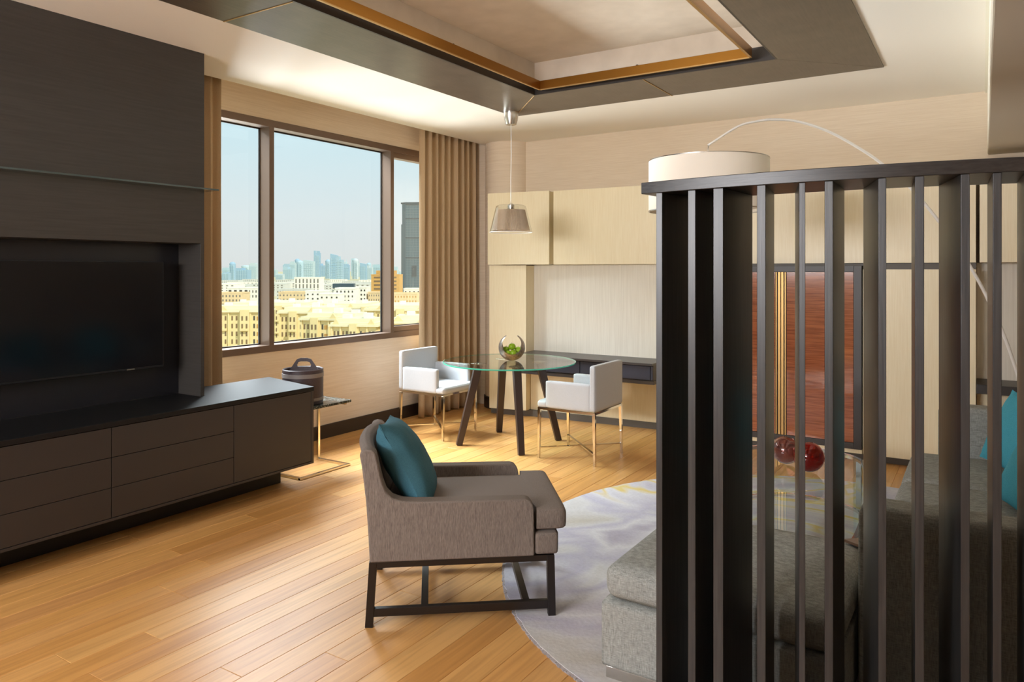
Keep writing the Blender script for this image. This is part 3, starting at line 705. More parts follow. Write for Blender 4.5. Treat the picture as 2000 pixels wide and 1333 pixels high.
# ------------------------------------------------------------------ armchair
A0 = (-2.248, 2.356); F = (.778, .628); Lt = (-.628, .778)
cs, ct = .40, .31
ac = thing('lounge_armchair', 'taupe linen lounge armchair with low arms on a dark wood frame', 'armchair', (A0[0]+cs*F[0]+ct*Lt[0], A0[1]+cs*F[1]+ct*Lt[1], 0), math.atan2(F[1], F[0]))
def S(s_, t_, z): return (s_-cs, t_-ct, z)
prof = [(.004, .282), (-.002, .40), (-.012, .55), (-.030, .70), (-.040, .752), (-.030, .768), (-.010, .774), (.012, .770), (.030, .755), (.042, .70), (.055, .64), (.072, .592), (.10, .562), (.14, .547), (.20, .541), (.40, .538), (.68, .536), (.703, .528), (.717, .510), (.722, .485), (.724, .282)]
for t0, t1 in ((-.022, .055), (.565, .642)):
    k = len(prof); vs = [S(a, t0, z) for a, z in prof]+[S(a, t1, z) for a, z in prof]
    MB().add(vs, [tuple(range(k)), tuple(range(k, 2*k))[::-1]]+[((i+1) % k, i, k+i, k+(i+1) % k) for i in range(k)]).build('side_panel', fab_taupe, ac, local=True, bevel=.009, seg=3)
def backfn(u, v):
    # closed loop in profile (v), across the width (u), bowed outwards in the middle
    t_ = .045+u*.53; m_ = 1-(2*u-1)**2; bow = -.030*m_
    pr = [(.010, .285), (.004, .40), (-.006, .55), (-.024, .70), (-.036, .750), (-.027, .766), (-.010, .772), (.012, .768), (.028, .753), (.040, .70), (.056, .62), (.078, .50), (.09, .285)]
    x_ = v*(len(pr)-1); i = min(int(x_), len(pr)-2); f_ = x_-i
    return S(pr[i][0]*(1-f_)+pr[i+1][0]*f_+bow, t_, pr[i][1]*(1-f_)+pr[i+1][1]*f_+.012*m_)
o = MB().grid(backfn, 16, 48).build('backrest', fab_taupe, ac, local=True, smooth=180)
MB().box(*[S(.02, 0, 0)[0], S(.832, 0, 0)[0]], S(0, .055, 0)[1], S(0, .565, 0)[1], .282, .384).build('seat_base', fab_taupe, ac, local=True)
MB().soft(S(.722, 0, 0)[0], S(.835, 0, 0)[0], S(0, -.018, 0)[1], S(0, .638, 0)[1], .282, .386, .02, .002).build('front_rail', fab_taupe, ac, local=True, smooth=180)
# T-shaped seat cushion: rounded sections lofted from back to front
def seat_cushion():
    secs = [(.07, .0), (.074, .6), (.09, .95), (.12, 1), (.25, 1), (.4, 1), (.55, 1), (.70, 1), (.727, 1), (.735, 1), (.76, 1), (.80, 1), (.835, 1), (.855, .93), (.866, .72), (.871, .3)]
    K_ = 44; vs = []; fs = []
    for a, sc_ in secs:
        t0, t1 = (.064, .556) if a < .73 else (-.014, .634)
        front = max(0, min(1, (a-.3)/.3))
        hh = .052*(.45+.55*sc_); cx_, cz_ = (t0+t1)/2, .440; hw_ = (t1-t0)/2-(1-sc_)*.035
        bulge = .012*math.sin(PI*min(1, max(0, (a-.07)/.80)))
        for i in range(K_):
            th = 2*PI*i/K_; ex = .22
            cc_, ss_ = math.cos(th), math.sin(th)
            x_ = math.copysign(abs(cc_)**ex, cc_); z_ = math.copysign(abs(ss_)**ex if abs(ss_) > 1e-6 else 0, ss_)
            rr_ = .034
            px_ = x_*hw_; pz_ = z_*hh
            zz = cz_+pz_+(bulge*(1-(px_/max(hw_, .01))**2) if z_ > .5 else 0)
            vs.append(S(a, cx_+px_, zz))
    n_ = len(secs)
    for j in range(n_-1):
        for i in range(K_): fs.append((j*K_+(i+1) % K_, j*K_+i, (j+1)*K_+i, (j+1)*K_+(i+1) % K_))
    fs.append(tuple(range(K_))); fs.append(tuple((n_-1)*K_+i for i in range(K_))[::-1])
    return MB().add(vs, fs)
seat_cushion().build('seat_cushion', fab_taupe, ac, local=True, smooth=60)
# frame
for (s0, t0), (s1, t1) in (((0, 0), (.018, .0)), ((0, .62), (.018, .62)), ((.803, 0), (.797, 0)), ((.803, .62), (.797, .62))):
    MB().bar(S(s0, t0, 0), S(s1, t1, .282), .034, .034, (1, 0, 0)).build('leg', arm_wood, ac, local=True, bevel=.002)
for t0 in (0, .62):
    MB().bar(S(.02, t0, .269), S(.80, t0, .269), .03, .026).build('apron_rail', arm_wood, ac, local=True, bevel=.002)
    MB().bar(S(.01, t0, .062), S(.80, t0, .062), .026, .036).build('side_stretcher', arm_wood, ac, local=True, bevel=.002)
for s0 in (.02, .795):
    MB().bar(S(s0, 0, .269), S(s0, .62, .269), .03, .026).build('apron_rail', arm_wood, ac, local=True, bevel=.002)
for s0 in (.24, .69):
    MB().bar(S(s0, .01, .064), S(s0, .61, .064), .032, .026).build('cross_stretcher', arm_wood, ac, local=True, bevel=.002)

def pillow(name, label, loc, rot, size, thick, mat, seed=0):
    mb = MB(); K = 26
    def side(sg):
        def fn(u, v):
            a, b_ = 2*u-1, 2*v-1; pinch = 1-.07*(1-abs(b_)**2) if True else 1
            xx = a*(1-.07*(1-b_*b_)*(abs(a)**3)); yy = b_*(1-.07*(1-a*a)*(abs(b_)**3))
            th = ((1-abs(a)**2.6)*(1-abs(b_)**2.6))**.55
            wr = noise.noise(Vector((xx*3+seed, yy*3, seed)))*.012*th+.006*math.sin(14*(xx+yy*sg))*max(0, abs(xx*yy)-.25)
            return (xx*size/2, yy*size/2, sg*(thick/2*th+wr*.7))
        return fn
    mb.grid(side(1), K, K); k0 = len(mb.f); mb.grid(side(-1), K, K); mb.f[k0:] = [f[::-1] for f in mb.f[k0:]]
    o = mb.build(name, mat, smooth=180)
    o.location = loc; o.rotation_euler = rot
    tag(o, label, 'cushion'); return o
# teal pillow leaning on the armchair back; its face normal follows the chair's heading, tipped up
def orient(o, nrm, up):
    z = Vector(nrm).normalized(); y = (Vector(up)-z*Vector(up).dot(z)).normalized(); x_ = y.cross(z)
    o.rotation_euler = Matrix((x_, y, z)).transposed().to_euler()
hd = Vector((F[0], F[1], 0)); lt = Vector((Lt[0], Lt[1], 0))
p = pillow('throw_pillow', 'teal square cushion leaning against the back of the taupe armchair', (0, 0, 0), (0, 0, 0), .45, .19, teal, 2)
pos = Vector((A0[0], A0[1], 0))+hd*.155+lt*.29+Vector((0, 0, .640)); p.location = pos
nrm = hd*.90+Vector((0, 0, .50)); orient(p, nrm, Vector((0, 0, 1))+lt*.10)

# ------------------------------------------------------------------ ottoman and sofa
ot = thing('ottoman', 'large square grey tweed ottoman with a cushion top behind the slatted screen', 'ottoman', (-.8, 2.9, .012))
MB().soft(-1.217, -.385, 2.516, 3.27, .056, .305, .015, .002, 10).build('base', fab_grey, ot, smooth=180)
MB().soft(-1.205, -.385, 2.516, 3.285, .313, .440, .045, .012, 16).build('top_cushion', fab_grey, ot, smooth=180)
MB().box(-1.20, -.40, 2.53, 3.25, .012, .056).build('plinth', steel_satin, ot, bevel=.002)
sf = thing('sofa', 'grey tweed three-seat sofa facing the window, seen through the slats', 'sofa', (.1, 4.05, .012))
sx0, sx1 = -.37, .62
MB().soft(sx0, sx1, 2.82, 2.985, .056, .725, .03, .004, 12).build('armrest', fab_grey, sf, smooth=180)
MB().soft(sx0+.14, sx1, 5.16, 5.33, .056, .725, .03, .004, 12).build('armrest', fab_grey, sf, smooth=180)
MB().soft(sx0+.01, sx1-.02, 2.985, 5.16, .056, .30, .02, .002, 10).build('seat_base', fab_grey, sf, smooth=180)
MB().soft(.40, sx1, 2.985, 5.16, .29, .72, .03, .004, 12).build('backrest', fab_grey, sf, smooth=180)
for a, b2 in ((2.987, 3.708), (3.711, 4.432), (4.435, 5.158)):
    MB().soft(sx0, .40, a, b2, .302, .432, .04, .012, 14).build('seat_cushion', fab_grey, sf, smooth=180)
for a, b2 in ((2.99, 3.70), (3.72, 4.43), (4.44, 5.15)):
    MB().soft(.27, .41, a, b2, .425, .74, .05, .012, 12).build('back_cushion', fab_grey, sf, smooth=180)
MB().box(sx0+.05, sx1-.05, 2.87, 5.28, .012, .056).build('plinth', steel_satin, sf)
p = pillow('throw_pillow', 'turquoise cushion at the far end of the grey sofa', (.20, 4.80, .655), (0, 0, 0), .42, .15, teal_light, 5)
orient(p, (-.75, -.55, .36), (.25, 0, 1)); p.location = (.175, 4.80, .655)
p = pillow('throw_pillow', 'turquoise cushion in front, nearer the slatted screen', (.22, 3.9, .645), (0, 0, 0), .42, .15, teal_light, 8)
orient(p, (-.80, -.42, .36), (.3, 0, 1)); p.location = (.215, 4.02, .64)
tr = MB().prism([(-.475, 3.225), (-.33, 3.14), (-.30, 3.29), (-.40, 3.30)], .452, .462).build('brown_corner_piece', brown_flat)  # thin flat brown plate over the ottoman's far corner
tag(tr, 'corner of a thin flat brown piece at the ottoman far corner', 'board')

# ------------------------------------------------------------------ coffee table and glass orb
ctl = [(-1.36, 4.98), (-1.30, 5.10), (-1.20, 5.20), (-1.05, 5.255), (-.89, 5.245), (-.75, 5.185), (-.655, 5.10), (-.60, 4.95), (-.54, 4.55), (-.49, 4.1), (-.47, 3.6), (-.50, 3.42), (-.60, 3.35), (-.85, 3.335), (-1.08, 3.35), (-1.20, 3.42), (-1.28, 3.65), (-1.36, 4.1), (-1.39, 4.6)]
def closed(pts, k=6):
    out_ = []; n_ = len(pts); P_ = [Vector(q) for q in pts]
    for i in range(n_):
        p0, p1, p2, p3 = P_[i-1], P_[i], P_[(i+1) % n_], P_[(i+2) % n_]
        for j in range(k):
            t_ = j/k; out_.append(.5*((2*p1)+(p2-p0)*t_+(2*p0-5*p1+4*p2-p3)*t_*t_+(3*p1-p0-3*p2+p3)*t_**3))
    return out_
oc = closed(ctl); ctr = Vector((-.95, 4.3))
ct_ = thing('coffee_table', 'low coffee table of clear glass with chrome rims, seen through the slats', 'table', (-.95, 4.3, .012))
def rim(z0, z1, wd):
    ic = []
    for i, q in enumerate(oc):
        d = (oc[(i+1) % len(oc)]-oc[i-1]).normalized(); nrm_ = Vector((-d.y, d.x))
        if nrm_.dot(ctr-q) < 0: nrm_ = -nrm_
        ic.append(q+nrm_*wd)
    n_ = len(oc); vs = [(q.x, q.y, z0) for q in oc]+[(q.x, q.y, z1) for q in oc]+[(q.x, q.y, z1) for q in ic]+[(q.x, q.y, z0) for q in ic]
    fs = []
    for a_ in range(4):
        b_ = (a_+1) % 4
        for i in range(n_): fs.append((a_*n_+(i+1) % n_, a_*n_+i, b_*n_+i, b_*n_+(i+1) % n_))
    return MB().add(vs, fs), ic
r1, ic = rim(.337, .360, .02); r1.build('top_rim', chrome, ct_, smooth=40)
r2, _ = rim(.0125, .030, .02); r2.build('bottom_rim', chrome, ct_, smooth=40)
MB().prism([(q.x, q.y) for q in ic], .351, .360).build('glass_top', glass_top, ct_)
for i in (6, 12, 16, 0):
    q = Vector(ctl[i])*.985+ctr*.015; d = (q-ctr).normalized()
    MB().bar((q.x, q.y, .03), (q.x, q.y, .337), .032, .014, (d.x, d.y, 0)).build('leg', chrome, ct_)
def orb(name, label, loc, r, mat, squash, cut, tilt, k=40):
    prof = []
    for i in range(29):
        a = PI*i/28
        if a > PI-cut: break
        prof.append((r*math.sin(a), -r*squash*math.cos(a)))
    last = prof[-1]; inner = [(max(p_[0]-.006, 0.0) if p_[0] > .006 else 0.0, p_[1]+(.006 if p_[1] < 0 else -.004)) for p_ in prof[::-1]]
    o = MB().lathe(prof+inner, k, caps=False).build(name, mat, smooth=70)
    o.location = loc; o.rotation_euler = tilt; tag(o, label, 'vase'); return o
orb('glass_vase', 'red glass bowl with a slanted mouth on the coffee table', (-.865, 4.59, .45), .088, red_glass, 1.0, .75, (math.radians(-32), math.radians(-25), 0))
orb('glass_vase', 'smoky rose glass ball touching the red glass bowl', (-1.018, 4.70, .446), .084, rose_glass, 1.0, .35, (0, math.radians(20), 0))

# ------------------------------------------------------------------ arc floor lamp
lm = thing('arc_floor_lamp', 'arc floor lamp with a thin white curved stem and white drum shade', 'lamp', (.285, 5.76, 0))
arc = [(-1.386, 4.338, 2.225), (-1.386, 4.338, 2.298), (-1.246, 4.458, 2.413), (-1.16, 4.53, 2.447), (-1.072, 4.606, 2.464), (-.946, 4.713, 2.455), (-.793, 4.844, 2.398), (-.638, 4.976, 2.298), (-.529, 5.069, 2.21), (-.376, 5.199, 2.057), (-.238, 5.317, 1.864), (-.136, 5.404, 1.705), (-.063, 5.466, 1.562), (.014, 5.531, 1.395), (.109, 5.613, 1.143), (.178, 5.672, .905), (.23, 5.716, .68), (.268, 5.75, .40), (.285, 5.76, .03)]
# smooth with Catmull-Rom
def cr_(pts, k=6):
    P_ = [Vector(q) for q in pts]; out_ = []
    for i in range(len(P_)-1):
        p0, p1, p2, p3 = P_[max(i-1, 0)], P_[i], P_[i+1], P_[min(i+2, len(P_)-1)]
        for j in range(k):
            t_ = j/k; out_.append(.5*((2*p1)+(p2-p0)*t_+(2*p0-5*p1+4*p2-p3)*t_*t_+(3*p1-p0-3*p2+p3)*t_**3))
    out_.append(P_[-1]); return out_
sm = cr_(arc[1:]); MB().tube(sm, [.0065+.0055*i/len(sm) for i in range(len(sm))], 12).build('arched_stem', white_metal, lm, smooth=180)
MB().tube([arc[0], (arc[1][0], arc[1][1], 2.305)], .003, 8).build('drop_rod', steel_satin, lm, smooth=180)
MB().lathe([(.19, 0), (.19, .028), (.185, .034)], 64, (.285, 5.76, 0)).build('base', white_metal, lm, smooth=40)
lc_ = (-1.386, 4.338); r_ = .350
MB().lathe([(r_, 1.905), (r_, 2.205), (r_-.004, 2.205), (r_-.004, 1.905), (r_, 1.905)], 96, (lc_[0], lc_[1], 0), caps=False).build('drum_shade', shade_m, lm, smooth=40)
for z in (1.903, 2.203):
    MB().lathe([(r_-.005, z), (r_+.0015, z), (r_+.0015, z+.005), (r_-.005, z+.005), (r_-.005, z)], 96, (lc_[0], lc_[1], 0), caps=False).build('shade_rim', steel_satin, lm, smooth=40)
sp_ = MB()
for a in range(3): sp_.bar((lc_[0], lc_[1], 2.198), (lc_[0]+(r_-.005)*math.cos(a*2.094), lc_[1]+(r_-.005)*math.sin(a*2.094), 2.198), .004, .004)
sp_.build('spider', steel_satin, lm)
MB().lathe([(.0, 1.925), (r_-.02, 1.925), (r_-.02, 1.93), (0, 1.93)], 64, (lc_[0], lc_[1], 0), caps=False).build('diffuser', shade_m, lm, smooth=40)
MB().lathe([(.02, 2.08), (.035, 2.12), (.035, 2.19), (.01, 2.225)], 20, (lc_[0], lc_[1], 0)).build('bulb_holder', white_metal, lm, smooth=40)

# ------------------------------------------------------------------ slatted screen
scn = thing('slatted_screen', 'curved dark wood slatted screen in the right foreground', 'screen', (-.3, 2.3, 0))
RC = 2.30; ccx, ccy = -.42, 2.158+RC
def arcp(x_, off=0):
    th = math.asin((x_-ccx)/RC); r0 = RC-off; return (ccx+r0*math.sin(th), ccy-r0*math.cos(th))
K = 40; x0, x1 = -.926, .62
fp = [arcp(x0+(x1-x0)*i/K) for i in range(K+1)]; bp_ = [arcp(x0+(x1-x0)*i/K, .29) for i in range(K+1)]
# the left end is cut square to the front; keep its rear corner near the front as seen
bp_[0] = (bp_[0][0]-.03, bp_[0][1]); 
MB().prism(fp+bp_[::-1], 1.7945, 1.831).build('top_rail', screen_rail, scn, bevel=.002)
MB().prism([arcp(x0+.01+(x1-x0-.02)*i/K, .02) for i in range(K+1)]+[arcp(x0+.01+(x1-x0-.02)*i/K, .27) for i in range(K+1)][::-1], .013, .045).build('bottom_rail', screen_rail, scn, bevel=.002)
fins = [(-.862, 2.203, .0207, 11.4), (-.750, 2.184, .0239, 8.6), (-.665, 2.173, .030, 3.9), (-.537, 2.163, .0247, -8.0), (-.425, 2.160, .0165, -13.9), (-.356, 2.161, .0221, -2.1),
        (-.225, 2.168, .0194, -15.0), (-.139, 2.177, .021, -5.9), (-.038, 2.192, .0201, -13.2), (.030, 2.205, .0190, -2.3), (.098, 2.218, .020, -1.8), (.17, 2.235, .02, -9), (.25, 2.26, .02, 2), (.34, 2.29, .02, -8), (.42, 2.325, .02, 6), (.50, 2.365, .02, -4)]
for fx, fy_, th, an in fins:
    a = math.radians(an); d = Vector((math.sin(a), math.cos(a), 0)); sd = Vector((1, 0, 0))
    p0 = Vector((fx, fy_+.004, 0)); L_ = .262
    q = [p0-sd*th/2, p0+sd*th/2, p0+sd*th/2+d*L_, p0-sd*th/2+d*L_]
    MB().prism([(v[0], v[1]) for v in q], .04, 1.7945).build('slat', screen_wood, scn, bevel=.0015)

# ------------------------------------------------------------------ the city outside, about forty metres below
EH = Vector((.84188, .53966, 0)); NH = Vector((-.53966, .84188, 0))
GZ = -37.0
def EN(e_, n_): return EH*e_+NH*n_
gr = MB().box(-14000, -12, -9000, 14000, GZ-2, GZ); struct(gr, 'ground', f_ground)
def block(name, label, e0, e1, n_, depth, ztop, mat, floors, cols, wm, cat='building', wsz=(.45, .5), rz=0, group=None, roof=None, parapet=1.0, fins=None, storey=None, sidecols=0):
    wdt = e1-e0; c = EN((e0+e1)/2, n_); hdg = math.atan2(EH.y, EH.x)+rz
    t = thing(name, label, cat, (c.x, c.y, GZ), hdg, group)
    hgt = ztop-GZ
    MB().box(-wdt/2, wdt/2, 0, depth, 0, hgt).build('walls', mat, t, local=True)
    p_ = MB(); th = .35
    p_.box(-wdt/2-.15, wdt/2+.15, -.15, th, hgt, hgt+parapet).box(-wdt/2-.15, wdt/2+.15, depth-th, depth+.15, hgt, hgt+parapet).box(-wdt/2-.15, -wdt/2+th, th, depth-th, hgt, hgt+parapet).box(wdt/2-th, wdt/2+.15, th, depth-th, hgt, hgt+parapet)
    p_.build('parapet', roof or mat, t, local=True)
    if floors and cols:
        st_ = storey or 3.3; cw = wdt/cols; wn = MB()
        for f_ in range(floors):
            zc_ = hgt-st_*(f_+.55)
            for i in range(cols):
                xc = -wdt/2+cw*(i+.5); a_, b_ = cw*wsz[0]/2, st_*wsz[1]/2
                wn.box(xc-a_, xc+a_, -.12, .02, zc_-b_, zc_+b_)
            for i in range(sidecols):
                yc = depth*(i+.5)/sidecols; a_ = depth/sidecols*wsz[0]/2; b_ = st_*wsz[1]/2
                wn.box(wdt/2-.02, wdt/2+.12, yc-a_, yc+a_, zc_-b_, zc_+b_)
        wn.build('windows', wm, t, local=True, kind='stuff')
    return t
# hazy skyline
def pane_of(k_):
    return ' on the skyline in the left pane' if k_ < -.335 else (' on the skyline, left half of the centre pane' if k_ < -.255 else (' on the skyline, right half of the centre pane' if k_ < -.17 else ' on the skyline in the right pane'))
SKY = [(-1027.0,-1003.4,2600,-5.7),(-1017.7,-995.6,2637,30.9),(-1009.6,-996.6,2674,1.6),(-1017.9,-976.4,2711,9.1),(-984.0,-955.2,2748,28.4),(-995.3,-960.3,2785,-17.6),(-908.2,-880.7,2822,-12.2),(-890.3,-854.4,2859,13.5),(-875.6,-855.4,2896,35.8),(-864.3,-835.7,2933,40.4),(-844.1,-804.8,2970,42.9),(-810.7,-796.0,3007,81.2),(-801,-786,3007,80.0),(-785.5,-761.9,3081,46.6),(-647.4,-623.7,2618,59.9),(-634.4,-612.2,2655,51.5),(-620.7,-598.2,2692,24.1),(-595.0,-572.2,2729,45.3),(-572.3,-549.2,2766,28.5),(-554.5,-533.1,2803,19.1),(-538.1,-510.4,2840,23.3),(-517.1,-477.0,2877,17.6),(-479.1,-454.7,2914,17.8),(-460.5,-446.1,2951,1.6)]
SKY += [(-1175,-1148,2980,12),(-1118,-1080,3020,22),(-1085,-1062,3060,30),(-1000,-975,3040,8),(-960,-930,3080,28),(-925,-902,3120,50),(-880,-852,3000,36),(-845,-800,3160,30),(-800,-778,3200,20),(-760,-738,3180,34),(-722,-690,3060,40),(-700,-672,3200,52),(-664,-640,3120,30),(-640,-618,3220,34),(-600,-574,3160,26),(-585,-560,3260,38),(-545,-515,3200,30)]
SKL = {11: 'left prong of the tallest twin blue towers on the skyline, centre pane', 12: 'right prong of the tallest twin blue towers on the skyline, centre pane', 14: 'broad dark blue tower just right of the centre of the skyline', 17: 'pale slim tower with a lighter front, right part of the centre pane skyline', 1: 'tallest hazy tower seen in the left pane', 6: 'low hazy tower nearest the first mullion on its right'}
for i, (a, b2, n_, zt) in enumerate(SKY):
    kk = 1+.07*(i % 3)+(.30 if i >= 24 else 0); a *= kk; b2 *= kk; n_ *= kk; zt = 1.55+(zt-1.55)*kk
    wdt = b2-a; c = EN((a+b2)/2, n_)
    t = thing('skyscraper', 'distant tower tinted pale blue for haze on the skyline', 'skyscraper', (c.x, c.y, GZ), math.atan2(EH.y, EH.x), 'hazy towers on the horizon')
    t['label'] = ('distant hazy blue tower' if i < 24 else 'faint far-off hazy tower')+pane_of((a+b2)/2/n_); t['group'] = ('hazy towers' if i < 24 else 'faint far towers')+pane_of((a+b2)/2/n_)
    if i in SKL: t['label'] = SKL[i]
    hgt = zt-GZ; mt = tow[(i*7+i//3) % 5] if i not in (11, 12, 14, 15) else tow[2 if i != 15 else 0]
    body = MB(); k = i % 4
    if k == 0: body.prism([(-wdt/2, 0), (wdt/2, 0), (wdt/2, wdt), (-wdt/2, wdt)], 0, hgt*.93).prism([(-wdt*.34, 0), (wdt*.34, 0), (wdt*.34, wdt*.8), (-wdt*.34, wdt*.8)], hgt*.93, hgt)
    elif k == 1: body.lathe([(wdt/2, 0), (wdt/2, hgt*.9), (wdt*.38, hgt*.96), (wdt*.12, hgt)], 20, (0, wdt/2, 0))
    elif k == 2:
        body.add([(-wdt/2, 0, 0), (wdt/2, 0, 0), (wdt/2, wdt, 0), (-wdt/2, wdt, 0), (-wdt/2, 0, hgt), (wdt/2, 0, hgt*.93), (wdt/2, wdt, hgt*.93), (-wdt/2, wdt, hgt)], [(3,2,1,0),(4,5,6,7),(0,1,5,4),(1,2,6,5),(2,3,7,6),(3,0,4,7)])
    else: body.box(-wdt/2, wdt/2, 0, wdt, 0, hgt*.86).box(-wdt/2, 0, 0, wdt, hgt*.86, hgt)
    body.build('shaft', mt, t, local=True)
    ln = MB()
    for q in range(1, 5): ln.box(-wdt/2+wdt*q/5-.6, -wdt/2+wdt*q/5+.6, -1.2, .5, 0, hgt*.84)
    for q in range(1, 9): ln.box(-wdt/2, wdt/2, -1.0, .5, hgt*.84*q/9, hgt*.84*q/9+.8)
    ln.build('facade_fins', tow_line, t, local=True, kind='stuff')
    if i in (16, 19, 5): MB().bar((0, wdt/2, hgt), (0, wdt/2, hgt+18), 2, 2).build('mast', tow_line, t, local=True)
# low hazy blocks closing the distance
rnd = random.Random(11)
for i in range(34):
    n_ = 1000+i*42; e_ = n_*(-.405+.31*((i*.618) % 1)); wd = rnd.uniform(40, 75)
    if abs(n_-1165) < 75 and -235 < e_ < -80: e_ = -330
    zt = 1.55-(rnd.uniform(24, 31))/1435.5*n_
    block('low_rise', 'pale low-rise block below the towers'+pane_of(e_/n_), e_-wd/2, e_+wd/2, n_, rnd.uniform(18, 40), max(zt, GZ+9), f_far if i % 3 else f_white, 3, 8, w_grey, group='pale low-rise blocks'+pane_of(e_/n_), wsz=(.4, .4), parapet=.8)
# named middle distance buildings
block('office_block', 'white modern block with dark vertical windows at the centre of the view', -231, -204, 780, 18, -7, f_white, 3, 7, w_grey, wsz=(.35, .8), storey=5.5)
b_ = block('villa_block', 'white building with large grey window bays at the left edge of the view', -240, -222, 620, 16, -14.1, f_white, 3, 4, w_dark, wsz=(.5, .55), storey=4.2)
block('apartment_block', 'off-white apartment block behind the left pane', -224, -206, 560, 18, -16.4, f_peach, 4, 7, w_grey, wsz=(.4, .45))
block('apartment_block', 'white apartment block with one dark corner bay, left pane', -219, -203, 610, 14, -14.0, f_white, 4, 6, w_dark, wsz=(.28, .5), storey=4.0)
block('apartment_block', 'long low off-white apartment block beside the first mullion', -221, -192, 690, 18, -17.0, f_far, 4, 12, w_grey, wsz=(.4, .45))
block('apartment_block', 'cream apartment block right of the first mullion', -181, -156.5, 570, 16, -16.2, f_peach, 4, 9, w_grey, wsz=(.35, .4))
block('apartment_block', 'white apartment block with a dark roof band, centre pane', -153, -135, 545, 16, -14.6, f_white, 4, 5, w_dark, wsz=(.3, .35), rz=.1)
block('apartment_block', 'white apartment block with an arched roof, centre pane', -131, -117.5, 500, 16, -15.3, f_white, 4, 4, w_dark, wsz=(.3, .35))
block('apartment_block', 'tall white apartment block with four columns of dark windows', -125, -111.5, 520, 15, -11.9, f_white, 6, 5, w_dark, wsz=(.32, .42))
block('apartment_block', 'tall white apartment block with balconies beside the orange hotel', -121, -111, 560, 15, -12.1, f_white, 6, 4, w_dark, wsz=(.4, .4))
block('apartment_block', 'peach apartment block below the orange hotel', -109.5, -97, 560, 15, -16.0, f_peach, 5, 7, w_grey, wsz=(.3, .4))
h = block('hotel', 'ochre hotel with brown window bands behind the second mullion', -134.1, -107.3, 700, 22, -3.5, f_orange, 8, 1, w_mid, wsz=(.8, .45), storey=3.6)
MB().box(-9, 9, 2, 14, GZ*-1-3.5, GZ*-1+1.2).build('roof_house', f_orange, h, local=True)
block('apartment_block', 'peach apartment block with dotted windows in the right pane', -85.5, -67, 520, 14, -15.5, f_peach, 6, 9, w_brown, wsz=(.35, .4))
block('apartment_block', 'white apartment block with a column of dark windows beside the curtain', -79.6, -58, 540, 14, -12.8, f_white, 7, 7, w_dark, wsz=(.3, .42))
rb = MB().box(-8, 8, 0, 6, 0, 3.4); o = rb.build('rooftop_plant', g_dark); c = EN(-127, 553); o.location = (c.x, c.y, -12); o.rotation_euler = (0, 0, math.atan2(EH.y, EH.x)); tag(o, 'dark grey plant room on a white roof', 'plant room')
MB().box(-7, 7, 1, 5, -30, 0).build('support', f_white, o, local=True)
# slate glass tower at the right
c = EN(-153, 1150)
gt = thing('office_tower', 'tall slate glass tower in the right pane beside the curtain', 'skyscraper', (c.x, c.y, GZ), math.atan2(EH.y, EH.x)-.12)
hw = 22.5; ht = 105.7-GZ
MB().prism([(-hw, 6), (-hw+9, 0), (hw, 0), (hw, 34), (-hw, 34)], 0, ht*.775).prism([(-hw+1.5, 6), (-hw+9, 0), (hw, 0), (hw, 34), (-hw+1.5, 34)], ht*.775, ht).build('shaft', g_tower, gt, local=True)
ln = MB()
for q in range(15): x_ = -hw+9.5+q*2.45; ln.box(x_-.22, x_+.22, -.5, .1, 2, ht)
for q in range(1, 36): ln.box(-hw+9, hw, -.35, .1, ht*q/36, ht*q/36+.45)
ln.build('mullions', g_line, gt, local=True, kind='stuff')
for q in (.40, .62, .83, .985): MB().box(-hw+9, hw+.2, -.9, .1, ht*q, ht*q+1.5).build('floor_band', g_dark, gt, local=True)
MB().prism([(-hw-.5, 5.6), (-hw+8.8, -.6), (hw+.5, -.6), (hw+.5, 34.5), (-hw-.5, 34.5)], ht, ht+2.2).build('crown', g_dark, gt, local=True)
MB().box(-3.5, 4, -1.2, .1, ht*.20, ht*.32).build('sky_lobby', g_dark, gt, local=True)
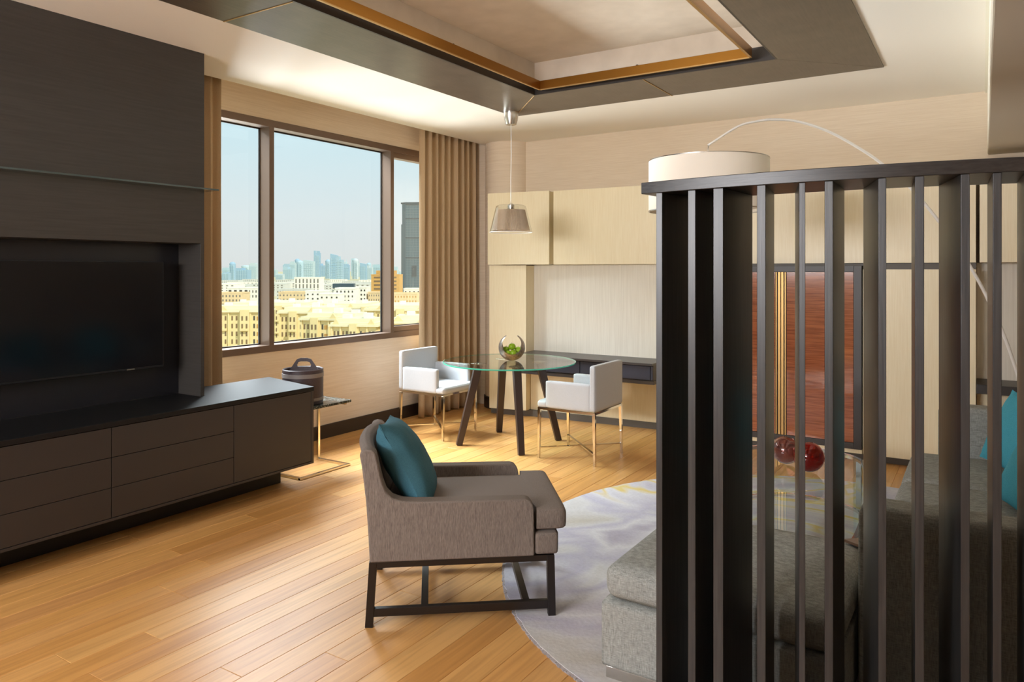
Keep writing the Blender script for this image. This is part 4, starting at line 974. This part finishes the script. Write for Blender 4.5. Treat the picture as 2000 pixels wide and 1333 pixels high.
# cream courtyard blocks nearest to the window
def cream_block(label, e0, e1, n_, depth, ztop, rz=0, bays=8):
    wdt = e1-e0; c = EN((e0+e1)/2, n_)
    t = thing('courtyard_block', label, 'building', (c.x, c.y, GZ), math.atan2(EH.y, EH.x)+rz); hgt = ztop-GZ
    MB().box(-wdt/2, wdt/2, 0, depth, 0, hgt).build('walls', f_cream, t, local=True)
    MB().box(-wdt/2-.9, wdt/2+.9, -.9, depth+.9, hgt, hgt+.7).box(-wdt/2-.4, wdt/2+.4, -.4, depth+.4, hgt+.7, hgt+1.3).build('cornice', f_roof, t, local=True)
    MB().box(-wdt/2+1.2, wdt/2-1.2, 2, depth-2, hgt+1.3, hgt+2.4).build('roof', f_roof, t, local=True)
    bw = wdt/bays; dk_, sh_, pi_, ba_, bk_ = MB(), MB(), MB(), MB(), MB()
    nf = 6
    for i in range(bays):
        x_ = -wdt/2+bw*(i+.5); kind_ = (i*5+int(abs(e0))) % 4
        if kind_ == 0:
            ba_.box(x_-bw*.42, x_+bw*.42, -1.3, 0, 0, hgt+.9)
        y_ = -1.3 if kind_ == 0 else 0
        for f_ in range(nf):
            zc_ = hgt-3.1*(f_+.8)
            if zc_ < 1.5: break
            for sg in (-1, 1):
                xw = x_+sg*bw*.2
                mbx = sh_ if kind_ == 1 and sg > 0 else dk_
                w2 = .30 if mbx is dk_ else .7
                if mbx is dk_ and kind_ == 1: mbx = bk_
                mbx.box(xw-w2, xw+w2, y_-.1, y_+.05, zc_-.75, zc_+.75)
                if mbx in (dk_, bk_): mbx.prism([(xw-w2, y_-.1), (xw+w2, y_-.1), (xw+w2, y_+.05), (xw-w2, y_+.05)], zc_+.75, zc_+1.0)
            if kind_ in (0, 2) and f_ % 2: ba_.box(x_-bw*.36, x_+bw*.36, y_-1.0, y_, zc_-1.7, zc_-.9)
        pi_.box(x_-bw*.5-.25, x_-bw*.5+.25, -.5, .1, 0, hgt)
        if kind_ == 2: pi_.add([(x_-bw*.4, -.6, hgt+.7), (x_+bw*.4, -.6, hgt+.7), (x_, -.6, hgt+2.6), (x_-bw*.4, .6, hgt+.7), (x_+bw*.4, .6, hgt+.7), (x_, .6, hgt+2.6)], [(0, 1, 2), (5, 4, 3), (0, 2, 5, 3), (1, 4, 5, 2), (0, 3, 4, 1)])
    dk_.build('windows', w_mid, t, local=True, kind='stuff'); sh_.build('shutters', w_brown, t, local=True, kind='stuff')
    if bk_.v: bk_.build('dark_windows', w_dark, t, local=True, kind='stuff')
    for q in range(bays//2):
        xq = -wdt/2+wdt*(q+.5)/(bays//2)+rnd.uniform(-1, 1); MB().box(xq-1.3, xq+1.3, depth*.35, depth*.35+2.5, hgt+2.4, hgt+3.6+.5*(q % 2)).build('rooftop_unit', f_white, t, local=True)
    pi_.build('pilasters', f_cream, t, local=True, kind='stuff'); ba_.build('bays', f_cream, t, local=True, kind='stuff')
    return t
cream_block('cream stone courtyard block with shutters filling the bottom of the left pane', -121, -99.5, 292, 16, -15.2, .05, 5)
cream_block('cream stone courtyard block right of the first mullion, low in the centre pane', -95, -72, 300, 22, -16.2, -.05, 6)
cream_block('cream stone block in the middle of the centre pane, nearest row', -75.5, -55, 262, 16, -16.4, -.16, 6)
cream_block('cream stone block low at the right end of the centre pane', -58, -43.5, 236, 14, -16.6, -.10, 5)
cream_block('cream stone block low in the right pane beside the curtain', -38.5, -18, 236, 14, -15.6, .05, 5)
cream_block('long cream roofed block behind the nearest courtyard row, left', -150, -107, 385, 40, -18.0, 0, 10)
cream_block('long cream roofed block behind the nearest courtyard row, centre', -104, -73, 372, 40, -18.0, 0, 9)
cream_block('long cream roofed block behind the nearest courtyard row, right', -69, -26, 345, 40, -17.6, 0, 9)
